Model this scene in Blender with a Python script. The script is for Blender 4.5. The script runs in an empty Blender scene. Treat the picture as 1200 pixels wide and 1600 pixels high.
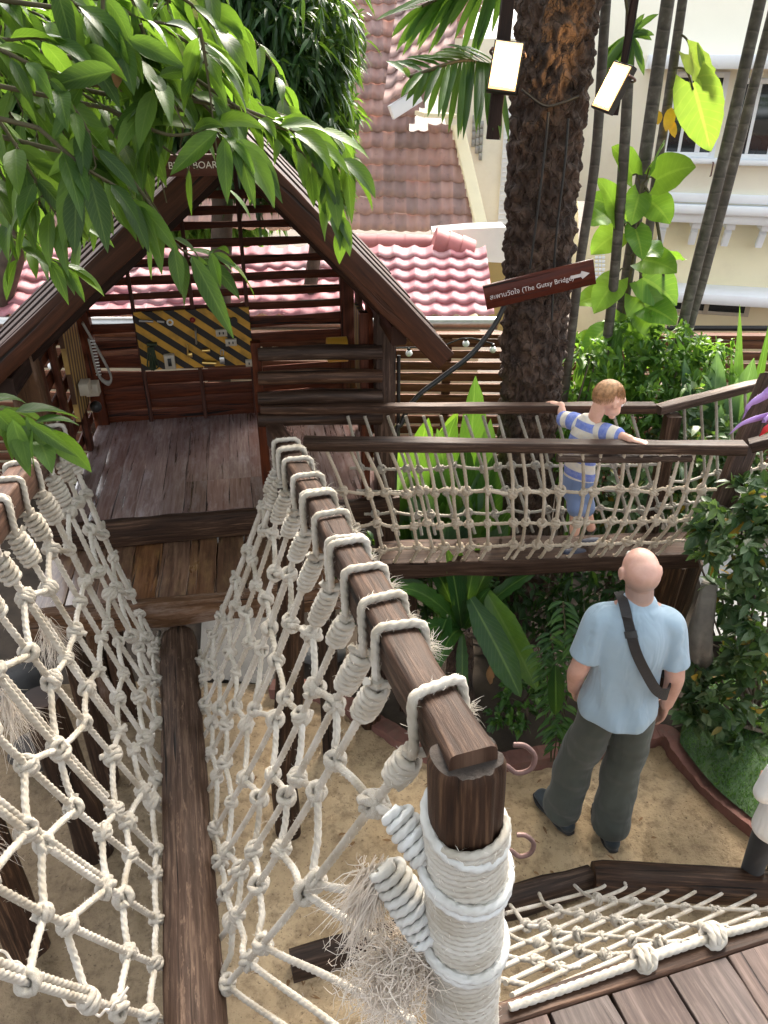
import bpy, math, random
import numpy as np
from mathutils import Vector, Matrix
R = math.radians
random.seed(7); rng = np.random.default_rng(7)
sc = bpy.context.scene; COL = sc.collection
# ---------------------------------------------------------------- camera, sky, sun
F = 1200.0; TH = R(30.0); CAMZ = 3.45
cam = bpy.data.cameras.new('camera'); camo = bpy.data.objects.new('camera', cam); COL.objects.link(camo)
cam.sensor_fit = 'VERTICAL'; cam.sensor_height = 24; cam.lens = 18; cam.clip_start = .05; cam.clip_end = 500
camo.location = (0, 0, CAMZ); camo.rotation_euler = (math.pi/2-TH, 0, 0); sc.camera = camo
SUN_EL, SUN_AZ = R(44), R(14)            # azimuth measured from +y towards +x
w = bpy.data.worlds.new('World'); sc.world = w; w.use_nodes = True
nt = w.node_tree; bg = nt.nodes['Background']; sky = nt.nodes.new('ShaderNodeTexSky')
sky.sky_type = 'NISHITA'; sky.sun_disc = False; sky.sun_elevation = SUN_EL; sky.sun_rotation = SUN_AZ
sky.air_density = 1.0; sky.dust_density = 6.0; sky.ozone_density = 1.0
hs = nt.nodes.new('ShaderNodeHueSaturation'); hs.inputs['Saturation'].default_value = .25; nt.links.new(sky.outputs[0], hs.inputs['Color']); nt.links.new(hs.outputs[0], bg.inputs[0]); bg.inputs[1].default_value = .15
sl = bpy.data.lights.new('sun', 'SUN'); sl.energy = 3.3; sl.angle = R(26); sl.color = (1, .88, .72)
so = bpy.data.objects.new('sun', sl); COL.objects.link(so)
sd = Vector((math.sin(SUN_AZ)*math.cos(SUN_EL), math.cos(SUN_AZ)*math.cos(SUN_EL), math.sin(SUN_EL)))
so.rotation_euler = (-sd).to_track_quat('-Z', 'Y').to_euler(); so.location = (0, 0, 12)
sc.view_settings.view_transform = 'Standard'; sc.view_settings.look = 'None'
sc.view_settings.exposure = 2.34; sc.view_settings.gamma = 1
sc.cycles.max_bounces = 8; sc.cycles.diffuse_bounces = 5; sc.cycles.transmission_bounces = 4
sc.cycles.sample_clamp_indirect = 6

# ---------------------------------------------------------------- photo pixel -> point in the place
CT, ST = math.cos(TH), math.sin(TH)
def ray(u, v):
    a = (u-600)/F; t = (v-800)/F
    return np.array([a, CT-t*ST, -ST-t*CT])
def at_y(u, v, y): r = ray(u, v); return np.array([0, 0, CAMZ])+r*(y/r[1])
def at_z(u, v, z): r = ray(u, v); return np.array([0, 0, CAMZ])+r*((z-CAMZ)/r[2])
def at_d(u, v, d): return np.array([0, 0, CAMZ])+ray(u, v)*d
def at_pl(u, v, p, n):
    r = ray(u, v); c = np.array([0, 0, CAMZ]); n = np.asarray(n, float)
    return c+r*(np.dot(np.asarray(p)-c, n)/np.dot(r, n))
def A(*p): return np.array(p, float)
def nrm(v): v = np.asarray(v, float); return v/max(np.linalg.norm(v), 1e-9)
def lerp(a, b, t): return np.asarray(a)*(1-t)+np.asarray(b)*t

# ---------------------------------------------------------------- mesh builder
class MB:
    def __init__(s): s.v = []; s.f = []; s.uv = []; s.m = []; s.n = 0
    def add(s, V, Fs, UV=None, mi=0):
        V = np.asarray(V, float).reshape(-1, 3)
        s.v.append(V); s.uv.append(np.zeros((len(V), 2)) if UV is None else np.asarray(UV, float))
        for f in (Fs if isinstance(Fs, list) else [Fs]):
            f = np.asarray(f, np.int64)
            s.f.append(f+s.n); s.m.append(np.full(len(f), mi))
        s.n += len(V)
    def mesh(s, name, mats, smooth=True):
        me = bpy.data.meshes.new(name)
        V = np.concatenate(s.v); UV = np.concatenate(s.uv)
        me.vertices.add(len(V)); me.vertices.foreach_set('co', V.ravel())
        loops = np.concatenate([f.ravel() for f in s.f])
        tot = np.concatenate([np.full(len(f), f.shape[1]) for f in s.f])
        st = np.concatenate([[0], np.cumsum(tot)[:-1]])
        me.loops.add(len(loops)); me.loops.foreach_set('vertex_index', loops)
        me.polygons.add(len(tot)); me.polygons.foreach_set('loop_start', st)
        me.polygons.foreach_set('material_index', np.concatenate(s.m))
        me.polygons.foreach_set('use_smooth', np.full(len(tot), smooth))
        ul = me.uv_layers.new(name='UVMap'); ul.data.foreach_set('uv', UV[loops].ravel())
        me.update(calc_edges=True); me.validate()
        for m in (mats if isinstance(mats, (list, tuple)) else [mats]): me.materials.append(m)
        return me
    def build(s, name, mats, parent=None, smooth=True):
        o = bpy.data.objects.new(name, s.mesh(name, mats, smooth)); COL.objects.link(o)
        if parent is not None: attach(o, parent)
        return o
def attach(o, p):
    # parts are modelled in world coordinates; parts of parts follow the thing's base
    r = p
    loc = Vector((0, 0, 0))
    while r is not None: loc = loc+r.location; r = r.parent
    o.parent = p
    if p.type == 'EMPTY': o.matrix_parent_inverse = Matrix.LocRotScale(p.location, p.rotation_euler, None).inverted()
def tag(o, label=None, cat=None, group=None, kind=None):
    if label: o['label'] = label
    if cat: o['category'] = cat
    if group: o['group'] = group
    if kind: o['kind'] = kind
    return o
def thing(name, label, cat, loc=(0, 0, 0), group=None):
    o = bpy.data.objects.new(name, None); COL.objects.link(o); o.location = Vector([float(x) for x in loc]); o.empty_display_size = .1
    return tag(o, label, cat, group)

def smoothpath(P, k=6):
    P = np.asarray(P, float)
    if len(P) < 3: return np.array([lerp(P[0], P[1], t) for t in np.linspace(0, 1, k+1)])
    Q = np.vstack([2*P[0]-P[1], P, 2*P[-1]-P[-2]]); out = []
    for i in range(len(P)-1):
        p0, p1, p2, p3 = Q[i], Q[i+1], Q[i+2], Q[i+3]
        for t in np.linspace(0, 1, k, endpoint=False):
            out.append(.5*((2*p1)+(p2-p0)*t+(2*p0-5*p1+4*p2-p3)*t*t+(3*p1-p0-3*p2+p3)*t**3))
    out.append(P[-1]); return np.array(out)
def resample(P, step):
    P = np.asarray(P, float); d = np.linalg.norm(np.diff(P, axis=0), axis=1); s = np.concatenate([[0], np.cumsum(d)])
    n = max(2, int(round(s[-1]/step))+1); q = np.linspace(0, s[-1], n)
    return np.stack([np.interp(q, s, P[:, k]) for k in range(P.shape[1])], 1), q
def frames(P, up=None):
    T = np.gradient(P, axis=0); T /= np.maximum(np.linalg.norm(T, axis=1, keepdims=True), 1e-9)
    N = np.zeros_like(P); B = np.zeros_like(P)
    u = np.array(up if up is not None else (0, 0, 1.0), float)
    if abs(np.dot(u, T[0])) > .95: u = np.array([1.0, 0, 0])
    n = nrm(u-T[0]*np.dot(u, T[0]))
    for i in range(len(P)):
        if up is not None and abs(np.dot(up, T[i])) < .97: n = np.array(up, float)
        n = n-T[i]*np.dot(n, T[i]); n = n/max(np.linalg.norm(n), 1e-9); N[i] = n
    B = np.cross(T, N); return T, N, B
def grid_faces(r, c, wrap=False):
    i = np.arange(r-1)[:, None]*c; j = np.arange(c-1)[None]
    a = (i+j).ravel(); return np.stack([a, a+1, a+c+1, a+c], 1)
def loft(mb, P, prof, N, B, L, cap=True, mi=0, capmi=None):
    # prof (rows, n, 2) closed profile; the seam vertex is doubled for the uv
    r, n = prof.shape[:2]
    prof = np.concatenate([prof, prof[:, :1]], 1)
    V = P[:, None]+N[:, None]*prof[..., :1]+B[:, None]*prof[..., 1:]
    per = np.concatenate([[0], np.cumsum(np.linalg.norm(np.diff(prof[0], axis=0), axis=1))])
    UV = np.stack(np.broadcast_arrays(L[:, None], per[None]), -1)
    mb.add(V.reshape(-1, 3), grid_faces(r, n+1), UV.reshape(-1, 2), mi)
    if cap:
        for k, fl in ((0, False), (r-1, True)):
            C = np.vstack([V[k, :-1], P[k][None]]); i = np.arange(n); j = (i+1) % n
            f = np.stack([i, j, np.full(n, n)], 1)
            q = prof[k, :-1]*np.array([1, 1]); uv = np.vstack([np.stack([q[:, 0]*.15, q[:, 1]*.15+3], 1), [[0, 3]]])
            mb.add(C, f[:, ::-1] if not fl else f, uv+0, mi if capmi is None else capmi)
def tube(mb, P, rad, n=8, cap=True, up=None, mi=0, flat=1.0, smooth=0):
    P = np.asarray(P, float)
    rad = np.broadcast_to(np.asarray(rad, float), (len(P),)).copy()
    if smooth:
        Q = smoothpath(np.hstack([P, rad[:, None]]), smooth); P, rad = Q[:, :3], Q[:, 3]
    T, N, B = frames(P, up); L = np.concatenate([[0], np.cumsum(np.linalg.norm(np.diff(P, axis=0), axis=1))])
    a = np.linspace(0, 2*np.pi, n, endpoint=False)
    prof = np.stack([np.cos(a)*flat, np.sin(a)], 1)[None]*rad[:, None, None]
    loft(mb, P, prof, N, B, L, cap, mi)
def chain(mb, P, RA, RB=None, up=None, n=16, k=5, mi=0, c0=1.0, c1=1.0):
    """smooth rounded limb: elliptical rings, RA along the frame's up, RB across, closed round ends"""
    P = np.asarray(P, float); RA = np.asarray(RA, float); RB = RA if RB is None else np.asarray(RB, float)
    Q = smoothpath(np.hstack([P, RA[:, None], RB[:, None]]), k)
    P, ra, rb = Q[:, :3], np.maximum(Q[:, 3], 1e-4), np.maximum(Q[:, 4], 1e-4)
    T0 = nrm(P[0]-P[1]); T1 = nrm(P[-1]-P[-2]); th = R(18), R(36), R(54), R(72), R(85)
    m0 = min(ra[0], rb[0]); m1 = min(ra[-1], rb[-1])
    hp = [P[0]+T0*m0*c0*math.sin(t) for t in th[::-1]]; ha = [math.cos(t) for t in th[::-1]]
    tp = [P[-1]+T1*m1*c1*math.sin(t) for t in th]; ta = [math.cos(t) for t in th]
    ra = np.concatenate([[ra[0]*c for c in ha], ra, [ra[-1]*c for c in ta]]); rb = np.concatenate([[rb[0]*c for c in ha], rb, [rb[-1]*c for c in ta]])
    P = np.vstack([hp, P, tp]); T, N, B = frames(P, up)
    a = np.linspace(0, 2*np.pi, n, endpoint=False)
    prof = np.stack([np.cos(a)[None]*ra[:, None], np.sin(a)[None]*rb[:, None]], -1)
    L = np.concatenate([[0], np.cumsum(np.linalg.norm(np.diff(P, axis=0), axis=1))])
    loft(mb, P, prof, N, B, L, True, mi)
def ball(mb, c, r, n=14, axes=None, mi=0):
    r = np.broadcast_to(np.asarray(r, float), (3,)); M = np.eye(3) if axes is None else np.asarray(axes)
    th = np.linspace(.02, np.pi-.02, n); a = np.linspace(0, 2*np.pi, 2*n+1)
    X = np.stack([np.sin(th)[:, None]*np.cos(a)*r[0], np.sin(th)[:, None]*np.sin(a)*r[1], np.cos(th)[:, None]*np.ones_like(a)*r[2]], -1)
    V = X.reshape(-1, 3) @ M + np.asarray(c)
    f = grid_faces(n, 2*n+1)[:, ::-1]
    mb.add(V, f, np.zeros((len(V), 2)), mi)
def noisef(seed):
    g = np.random.default_rng(seed); ph = g.uniform(0, 6.28, (5, 3)); fr = g.uniform(.6, 1.4, 5)
    def f(s, th): return sum(np.sin(fr[k]*(k+1)*2.1*s+ph[k, 0]+(k+1)*th+ph[k, 1])*np.cos((k % 3+1)*th-ph[k, 2]+s*fr[k]) / (k+1) for k in range(5))
    return f
SEED = [100]
def beam(mb, p0, p1, w, h, up=(0, 0, 1), rough=.0015, rnd=.12, mi=0, seg=.12, warp=0.0, w1=None, h1=None):
    """squared timber: h along up, w across, rounded worn arrises"""
    SEED[0] += 1; g = np.random.default_rng(SEED[0]); nf = noisef(SEED[0])
    p0 = np.asarray(p0, float); p1 = np.asarray(p1, float); L = np.linalg.norm(p1-p0)
    k = max(2, int(L/seg)+1); t = np.linspace(0, 1, k); P = p0+(p1-p0)*t[:, None]
    if warp: P = P+np.asarray(up)*(np.sin(t*np.pi)*warp)[:, None]
    T, N, B = frames(P, up); r = min(w, h)*rnd
    q = []
    for sx, sy, a0 in ((1, 1, 0), (-1, 1, 90), (-1, -1, 180), (1, -1, 270)):
        for da in (0, 45, 90):
            a = R(a0+da); q.append(((h/2-r)*sx+r*math.cos(a), (w/2-r)*sy+r*math.sin(a)))
    q = np.array(q)[None].repeat(k, 0)
    if w1 is not None: q[..., 1] *= (1+(w1/w-1)*t)[:, None]
    if h1 is not None: q[..., 0] *= (1+(h1/h-1)*t)[:, None]
    th = np.arctan2(q[..., 1], q[..., 0]); d = nf((t*L*3)[:, None], th)
    q = q*(1+rough*d[..., None]/max(min(w, h)/2, 1e-4))
    e = .5*r
    loft(mb, P, q, N, B, t*L+g.uniform(0, 9), True, mi)
def logp(mb, P, rad, n=22, rough=.004, mi=0, seg=.05, cracks=0, capmi=None):
    SEED[0] += 1; g = np.random.default_rng(SEED[0]); nf = noisef(SEED[0])
    P = np.asarray(P, float); rad = np.broadcast_to(np.asarray(rad, float), (len(P),))
    Q, s = resample(np.hstack([P, rad[:, None]]), seg); P = Q[:, :3]; rad = Q[:, 3]
    T, N, B = frames(P); a = np.linspace(0, 2*np.pi, n, endpoint=False)
    rr = rad[:, None]+rough*nf((s*2.0)[:, None], a[None])
    for c in range(cracks):
        a0 = g.uniform(0, 6.28); wdt = g.uniform(.1, .2); rr -= rough*2*np.exp(-((np.angle(np.exp(1j*(a[None]-a0-.15*np.sin(s*3)[:, None]))))/wdt)**2)
    prof = np.stack([np.cos(a)[None]*rr, np.sin(a)[None]*rr], -1)
    loft(mb, P, prof, N, B, s+g.uniform(0, 9), True, mi, capmi)
def box(mb, c, d, ax=None, mi=0):
    """plain box with a small chamfer: centre, full sizes, rows of ax are the axes"""
    c = np.asarray(c, float); d = np.asarray(d, float); M = np.eye(3) if ax is None else np.asarray(ax)
    ch = min(.004, d.min()*.2)
    p0 = c-M[0]*d[0]/2; p1 = c+M[0]*d[0]/2
    q = []
    for sx, sy, o in ((1, 1, 0), (-1, 1, 1), (-1, -1, 0), (1, -1, 1)):
        a = (sx*d[2]/2, sy*(d[1]/2-ch)); b = (sx*(d[2]/2-ch), sy*d[1]/2)
        q += [a, b] if o == 0 else [b, a]
    P = np.array([p0, p1]); N = np.array([M[2]]*2); B = np.array([-M[1]]*2)*-1
    q = np.array(q)[None].repeat(2, 0)
    loft(mb, P, q, N, B, np.array([0, d[0]]), True, mi)
def axes(yaw): c, s = math.cos(yaw), math.sin(yaw); return np.array([[c, s, 0], [-s, c, 0], [0, 0, 1]])
def sheet(mb, pts, mi=0):
    pts = np.asarray(pts, float); n = len(pts); c = pts.mean(0)
    i = np.arange(n); mb.add(np.vstack([pts, c]), np.stack([i, (i+1) % n, np.full(n, n)], 1), np.vstack([pts, c])[:, :2], mi)

# ---------------------------------------------------------------- rope
FZ = []; FZON = [0]
def rope(mb, pts, r, q=.42, n=15, lay=6.6, mi=0, k=6, smooth=True, phase=None):
    P = smoothpath(pts, k) if smooth else np.asarray(pts, float)
    P, s = resample(P, r*q)
    if len(P) < 3: return
    T, N, B = frames(P)
    a = np.linspace(0, 2*np.pi, n, endpoint=False); ph = rng.uniform(0, 6.28) if phase is None else phase
    psi = a[None]+(s*2*np.pi/(lay*r)+ph)[:, None]
    rr = r*(.60+.43*np.abs(np.cos(1.5*psi))**.62)
    prof = np.stack([np.cos(a)[None]*rr, np.sin(a)[None]*rr], -1)
    loft(mb, P, prof, N, B, s+rng.uniform(0, 5), True, mi)
    if FZON[0] and r > .005:
        for i in rng.integers(0, len(P), int(s[-1]*FZON[0])):
            aa = rng.uniform(0, 6.28); d = N[i]*math.cos(aa)+B[i]*math.sin(aa); FZ.append((P[i]+d*r*.85, d, T[i]))
def fuzz(par, m):
    mb = MB()
    for p, d, tg in FZ:
        e = nrm(d*rng.uniform(.3, 1)+tg*rng.uniform(.4, 1.3)*(1 if rng.random() < .75 else -1)+rng.normal(0, .25, 3)); l = rng.uniform(.006, .018); b = nrm(np.cross(e, rng.normal(0, 1, 3)))*.00032
        q = p+e*l*.55+d*.001; k = p+e*l-A(0, 0, .001); mb.add([p-b, p+b, q+b*.7, q-b*.7, k], [np.array([(0, 1, 2, 3)]), np.array([(3, 2, 4)])])
    o = mb.build('rope_fuzz', m, par); o['kind'] = 'stuff'; FZ.clear()
def helix(c0, c1, rad, turns, ref=(0, 0, 1), bulge=0.0, per=14, ph0=0.0, squash=1.0):
    c0 = np.asarray(c0, float); c1 = np.asarray(c1, float); ax = nrm(c1-c0)
    u = np.asarray(ref, float)
    if abs(np.dot(u, ax)) > .9: u = A(1, 0, 0)
    u = nrm(u-ax*np.dot(u, ax)); w_ = np.cross(ax, u)
    t = np.linspace(0, 1, int(turns*per)+1); a = t*turns*2*np.pi+ph0; rr = rad*(1+bulge*np.sin(t*np.pi))
    return c0+(c1-c0)*t[:, None]+u*(np.cos(a)*rr)[:, None]+w_*(np.sin(a)*rr*squash)[:, None]
def fray(mb, p, d, L, n, spread=.5, rad=.0008, droop=.3, mi=0, base=.006, curl=.22):
    p = np.asarray(p, float); d = nrm(d)
    for i in range(n):
        e = nrm(d+rng.normal(0, spread, 3)); l = L*rng.uniform(.4, 1.1); q = p+rng.normal(0, base, 3); P = [q]
        for j in range(4):
            e = nrm(e+rng.normal(0, curl, 3)+A(0, 0, -droop*.3)); q = q+e*l/4; P.append(q)
        tube(mb, P, [rad, rad, rad*.8, rad*.6, rad*.3], n=3, cap=False, mi=mi)

# ---------------------------------------------------------------- materials
def newmat(name):
    m = bpy.data.materials.new(name); m.use_nodes = True; t = m.node_tree; return m, t, t.nodes['Principled BSDF']
def nd(t, typ, **kw):
    n = t.nodes.new(typ)
    for k, v in kw.items():
        if k == 'inp':
            for a, b in v.items(): n.inputs[a].default_value = b
        else: setattr(n, k, v)
    return n
def ramp(t, fac, stops, interp='LINEAR'):
    n = t.nodes.new('ShaderNodeValToRGB'); n.color_ramp.interpolation = interp; e = n.color_ramp.elements
    while len(e) < len(stops): e.new(.5)
    for i, (p, c) in enumerate(stops): e[i].position = p; e[i].color = (*c, 1) if len(c) == 3 else c
    t.links.new(fac, n.inputs[0]); return n.outputs[0]
def mixc(t, fac, a, b, mode='MIX'):
    n = t.nodes.new('ShaderNodeMix'); n.data_type = 'RGBA'; n.blend_type = mode
    for s, x in ((n.inputs[0], fac), (n.inputs[6], a), (n.inputs[7], b)):
        if hasattr(x, 'links') or isinstance(x, bpy.types.NodeSocket): t.links.new(x, s)
        else: s.default_value = x if not isinstance(x, tuple) or len(x) == 4 else (*x, 1)
    return n.outputs[2]
def math_(t, op, a, b=None, c=None):
    n = t.nodes.new('ShaderNodeMath'); n.operation = op
    for i, x in enumerate((a, b, c)):
        if x is None: continue
        if isinstance(x, bpy.types.NodeSocket): t.links.new(x, n.inputs[i])
        else: n.inputs[i].default_value = x
    return n.outputs[0]
def noise(t, vec, scale, detail=4, rough=.55, dist=0):
    n = nd(t, 'ShaderNodeTexNoise', inp={'Scale': scale, 'Detail': detail, 'Roughness': rough, 'Distortion': dist})
    if vec is not None: t.links.new(vec, n.inputs['Vector'])
    return n.outputs[0]
def bump(t, p, h, strength=.4, dist=.002, prev=None):
    b = nd(t, 'ShaderNodeBump', inp={'Strength': strength, 'Distance': dist}); t.links.new(h, b.inputs['Height'])
    if prev is not None: t.links.new(prev, b.inputs['Normal'])
    if p is not None: t.links.new(b.outputs[0], p.inputs['Normal'])
    return b.outputs[0]
def mapv(t, src, scale, rnd=True):
    m = nd(t, 'ShaderNodeMapping'); t.links.new(src, m.inputs[0]); m.inputs['Scale'].default_value = scale
    if rnd:
        o = nd(t, 'ShaderNodeObjectInfo'); c = nd(t, 'ShaderNodeCombineXYZ'); k = math_(t, 'MULTIPLY', o.outputs['Random'], 37.0)
        t.links.new(k, c.inputs[2]); t.links.new(k, c.inputs[0]); t.links.new(c.outputs[0], m.inputs['Location'])
    return m.outputs[0]
def wood(name, dark, mid, light, rough=(.45, .75), grain=38, bstr=.5, stain=None, spec=.22, worn=.0, coat=0, patk=.6, ck_=.6):
    m, t, p = newmat(name); uv = nd(t, 'ShaderNodeTexCoord').outputs['UV']
    g = noise(t, mapv(t, uv, (1.6, grain, 1)), 2.2, 8, .68, .25); g2 = noise(t, mapv(t, uv, (1.1, 4, 1)), 1.6, 4, .6)
    c = ramp(t, g, [(.3, dark), (.52, mid), (.72, light)])
    pat = ramp(t, g2, [(.35, (0, 0, 0)), (.65, (1, 1, 1))])
    c = mixc(t, math_(t, 'MULTIPLY', pat, patk), c, mixc(t, .5, c, dark))
    if stain:
        s = noise(t, mapv(t, uv, (1.8, 7, 1)), 2.6, 6, .7); c = mixc(t, ramp(t, s, [(.5, (0, 0, 0)), (.7, (.75, .75, .75))]), c, stain)
    if worn:
        s = noise(t, mapv(t, uv, (3, 14, 1)), 3.0, 6, .75); c = mixc(t, ramp(t, s, [(.56, (0, 0, 0)), (.68, (worn, worn, worn))]), c, light)
    oi = nd(t, 'ShaderNodeObjectInfo'); hv = nd(t, 'ShaderNodeHueSaturation'); t.links.new(c, hv.inputs['Color']); t.links.new(math_(t, 'ADD', math_(t, 'MULTIPLY', oi.outputs['Random'], .55), .74), hv.inputs['Value']); t.links.new(math_(t, 'ADD', math_(t, 'MULTIPLY', math_(t, 'FRACT', math_(t, 'MULTIPLY', oi.outputs['Random'], 7.3)), .35), .95), hv.inputs['Saturation']); c = hv.outputs[0]
    rr = ramp(t, g2, [(.3, (rough[0],)*3), (.7, (rough[1],)*3)]); t.links.new(rr, p.inputs['Roughness'])
    p.inputs['Specular IOR Level'].default_value = spec; p.inputs['Coat Weight'].default_value = coat; p.inputs['Coat Roughness'].default_value = .16
    ck = noise(t, mapv(t, uv, (.9, 26, 1)), 1.7, 3, .5, .4)
    b1 = bump(t, None, g, bstr, .003); cr = ramp(t, ck, [(.30, (0, 0, 0)), (.37, (1, 1, 1))])
    c2 = mixc(t, cr, (dark[0]*.3, dark[1]*.3, dark[2]*.3, 1), c); t.links.new(c2, p.inputs['Base Color'])
    bump(t, p, cr, ck_, .004, b1); return m
def ropemat(name, a, b, c):
    m, t, p = newmat(name); tc = nd(t, 'ShaderNodeTexCoord'); uv = tc.outputs['UV']
    n1 = noise(t, mapv(t, uv, (6, 30, 1)), 1.0, 5, .6); n2 = noise(t, mapv(t, tc.outputs['Object'], (6, 6, 6)), 1.3, 4, .6)
    col = ramp(t, n2, [(.3, c), (.5, a), (.68, b)])
    col = mixc(t, ramp(t, n1, [(.35, (.55,)*3), (.7, (0, 0, 0))]), col, (a[0]*.62, a[1]*.58, a[2]*.5, 1))
    t.links.new(col, p.inputs['Base Color']); p.inputs['Roughness'].default_value = .92; p.inputs['Specular IOR Level'].default_value = .15
    f = noise(t, mapv(t, uv, (200, 500, 1)), 1.0, 3, .6); bump(t, p, f, .5, .0015); return m
def leafmat(name, dark, mid, light, trans=.35, rough=.38, veins=14, mid_rib=.5, old=None):
    m, t, p = newmat(name); uv = nd(t, 'ShaderNodeTexCoord').outputs['UV']; g = nd(t, 'ShaderNodeNewGeometry')
    sx = nd(t, 'ShaderNodeSeparateXYZ'); t.links.new(uv, sx.inputs[0])
    col = ramp(t, g.outputs['Random Per Island'], [(0, dark), (.5, mid), (.94, light)] + ([(.975, old)] if old else []))
    av = math_(t, 'ABSOLUTE', sx.outputs[1])
    ribm = ramp(t, av, [(.05, (1, 1, 1)), (.1, (0, 0, 0))])
    wv = math_(t, 'SINE', math_(t, 'MULTIPLY', math_(t, 'SUBTRACT', math_(t, 'MULTIPLY', sx.outputs[0], float(veins)), math_(t, 'MULTIPLY', av, veins*.22)), 6.283))
    vein = ramp(t, wv, [(.80, (0, 0, 0)), (1.0, (.22,)*3)])
    hi = (min(1, light[0]*1.5+.03), min(1, light[1]*1.35+.03), min(1, light[2]*1.4+.02), 1)
    col = mixc(t, math_(t, 'MULTIPLY', ribm, mid_rib), col, hi); col = mixc(t, vein, col, hi)
    ob = nd(t, 'ShaderNodeTexCoord').outputs['Object']; nn = noise(t, ob, 9, 3, .6)
    col = mixc(t, ramp(t, nn, [(.4, (0, 0, 0)), (.75, (.45,)*3)]), col, (dark[0]*.8, dark[1]*.8, dark[2]*.8, 1))
    t.links.new(col, p.inputs['Base Color']); p.inputs['Roughness'].default_value = rough; p.inputs['Specular IOR Level'].default_value = .3
    bump(t, p, wv, .10, .0015)
    tr = nd(t, 'ShaderNodeBsdfTranslucent'); tc = mixc(t, .5, col, (.25, .45, .03, 1), 'MIX'); t.links.new(tc, tr.inputs[0])
    mx = nd(t, 'ShaderNodeMixShader'); mx.inputs[0].default_value = trans; out = t.nodes['Material Output']
    t.links.new(p.outputs[0], mx.inputs[1]); t.links.new(tr.outputs[0], mx.inputs[2]); t.links.new(mx.outputs[0], out.inputs[0]); return m
def plain(name, col, rough=.6, var=.15, scale=6, metal=0, bstr=0.0, spec=.5, stain=None, bscale=60, coord='Object'):
    m, t, p = newmat(name); ob = nd(t, 'ShaderNodeTexCoord').outputs[coord]
    n = noise(t, ob, scale, 6, .6); lo = tuple(x*(1-var) for x in col); hi = tuple(min(1, x*(1+var*.6)) for x in col)
    c = ramp(t, n, [(.3, lo), (.7, hi)])
    if stain:
        s = noise(t, ob, scale*.6, 7, .75); c = mixc(t, ramp(t, s, [(.52, (0, 0, 0)), (.68, (.8,)*3)]), c, stain)
    t.links.new(c, p.inputs['Base Color']); p.inputs['Roughness'].default_value = rough; p.inputs['Metallic'].default_value = metal
    p.inputs['Specular IOR Level'].default_value = spec
    if bstr: bump(t, p, noise(t, ob, bscale, 5, .65), bstr, .004)
    return m

M = {}
M['rail'] = wood('weathered_rail_wood', (.012, .007, .005), (.047, .026, .018), (.155, .10, .074), (.4, .7), 34, .8, worn=.35)
M['log'] = wood('weathered_log_wood', (.025, .014, .009), (.085, .056, .043), (.24, .172, .132), (.5, .8), 26, 1.0, worn=.75)
M['post'] = wood('dark_post_wood', (.010, .006, .0045), (.040, .023, .016), (.15, .095, .065), (.45, .75), 30, .9)
M['hut'] = wood('stained_hut_wood', (.022, .008, .006), (.092, .034, .022), (.16, .062, .042), (.35, .6), 24, .25)
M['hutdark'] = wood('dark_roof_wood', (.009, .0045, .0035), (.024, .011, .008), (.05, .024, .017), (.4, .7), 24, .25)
M['barge'] = wood('barge_board_wood', (.015, .007, .0045), (.045, .019, .012), (.085, .038, .025), (.35, .6), 24, .3)
M['floor'] = wood('polished_floor_wood', (.15, .095, .085), (.25, .18, .168), (.36, .28, .265), (.12, .24), 26, .05, stain=(.40, .35, .36), spec=1.0, coat=1.0, patk=.1, ck_=.25)  # worn varnish, its tone also lightened to stand in for glare
M['step'] = wood('worn_step_wood', (.035, .017, .011), (.12, .065, .040), (.22, .135, .085), (.25, .5), 26, .3, stain=(.24, .16, .085), spec=.7, coat=.2)
M['deck'] = wood('platform_plank_wood', (.035, .024, .021), (.085, .062, .055), (.17, .13, .115), (.5, .8), 30, .3, worn=.35, spec=.25)
M['barkpost'] = wood('split_bark_post_wood', (.03, .017, .011), (.10, .062, .042), (.22, .155, .12), (.6, .85), 9, .8, stain=(.2, .16, .14))
M['fence'] = wood('fence_slat_wood', (.045, .018, .011), (.11, .05, .032), (.19, .095, .062), (.4, .65), 20, .2)
M['rope'] = ropemat('natural_rope', (.47, .435, .385), (.60, .57, .53), (.32, .28, .225))
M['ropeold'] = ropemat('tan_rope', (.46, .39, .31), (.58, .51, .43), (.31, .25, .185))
M['ropewhite'] = ropemat('white_rope', (.56, .56, .55), (.66, .68, .69), (.44, .42, .38))
M['ropewrap'] = ropemat('post_wrap_rope', (.47, .44, .395), (.57, .555, .52), (.36, .32, .26))
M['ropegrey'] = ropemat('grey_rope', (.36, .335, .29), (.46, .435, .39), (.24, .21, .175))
M['fibre'] = plain('rope_fibre', (.76, .68, .59), .9, .25, 20)
M['fibrewhite'] = plain('pale_rope_fibre', (.82, .77, .68), .9, .15, 20)
M['endgrain'] = plain('cracked_end_grain', (.026, .018, .014), .85, .7, 30, bstr=1.0, bscale=55, stain=(.012, .009, .008))
M['steel'] = plain('rusty_hook_steel', (.15, .085, .075), .5, .4, 40, .3)
M['black'] = plain('black_plastic', (.012, .012, .012), .45, .3, 20)
M['metal'] = plain('galvanised_metal', (.5, .5, .48), .35, .15, 20, .9)
M['brass'] = plain('brass', (.65, .45, .15), .3, .1, 20, 1)
M['white'] = plain('white_paint', (.80, .81, .80), .5, .06, 5)
M['cream'] = plain('cream_wall_paint', (.80, .74, .52), .8, .08, 1.2, stain=(.70, .64, .46))
M['lightwall'] = plain('pale_cream_wall_paint', (.84, .81, .68), .8, .06, 1.2, stain=(.74, .70, .57))
M['fascia'] = plain('white_fascia', (.78, .82, .86), .6, .06, 3)
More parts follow.
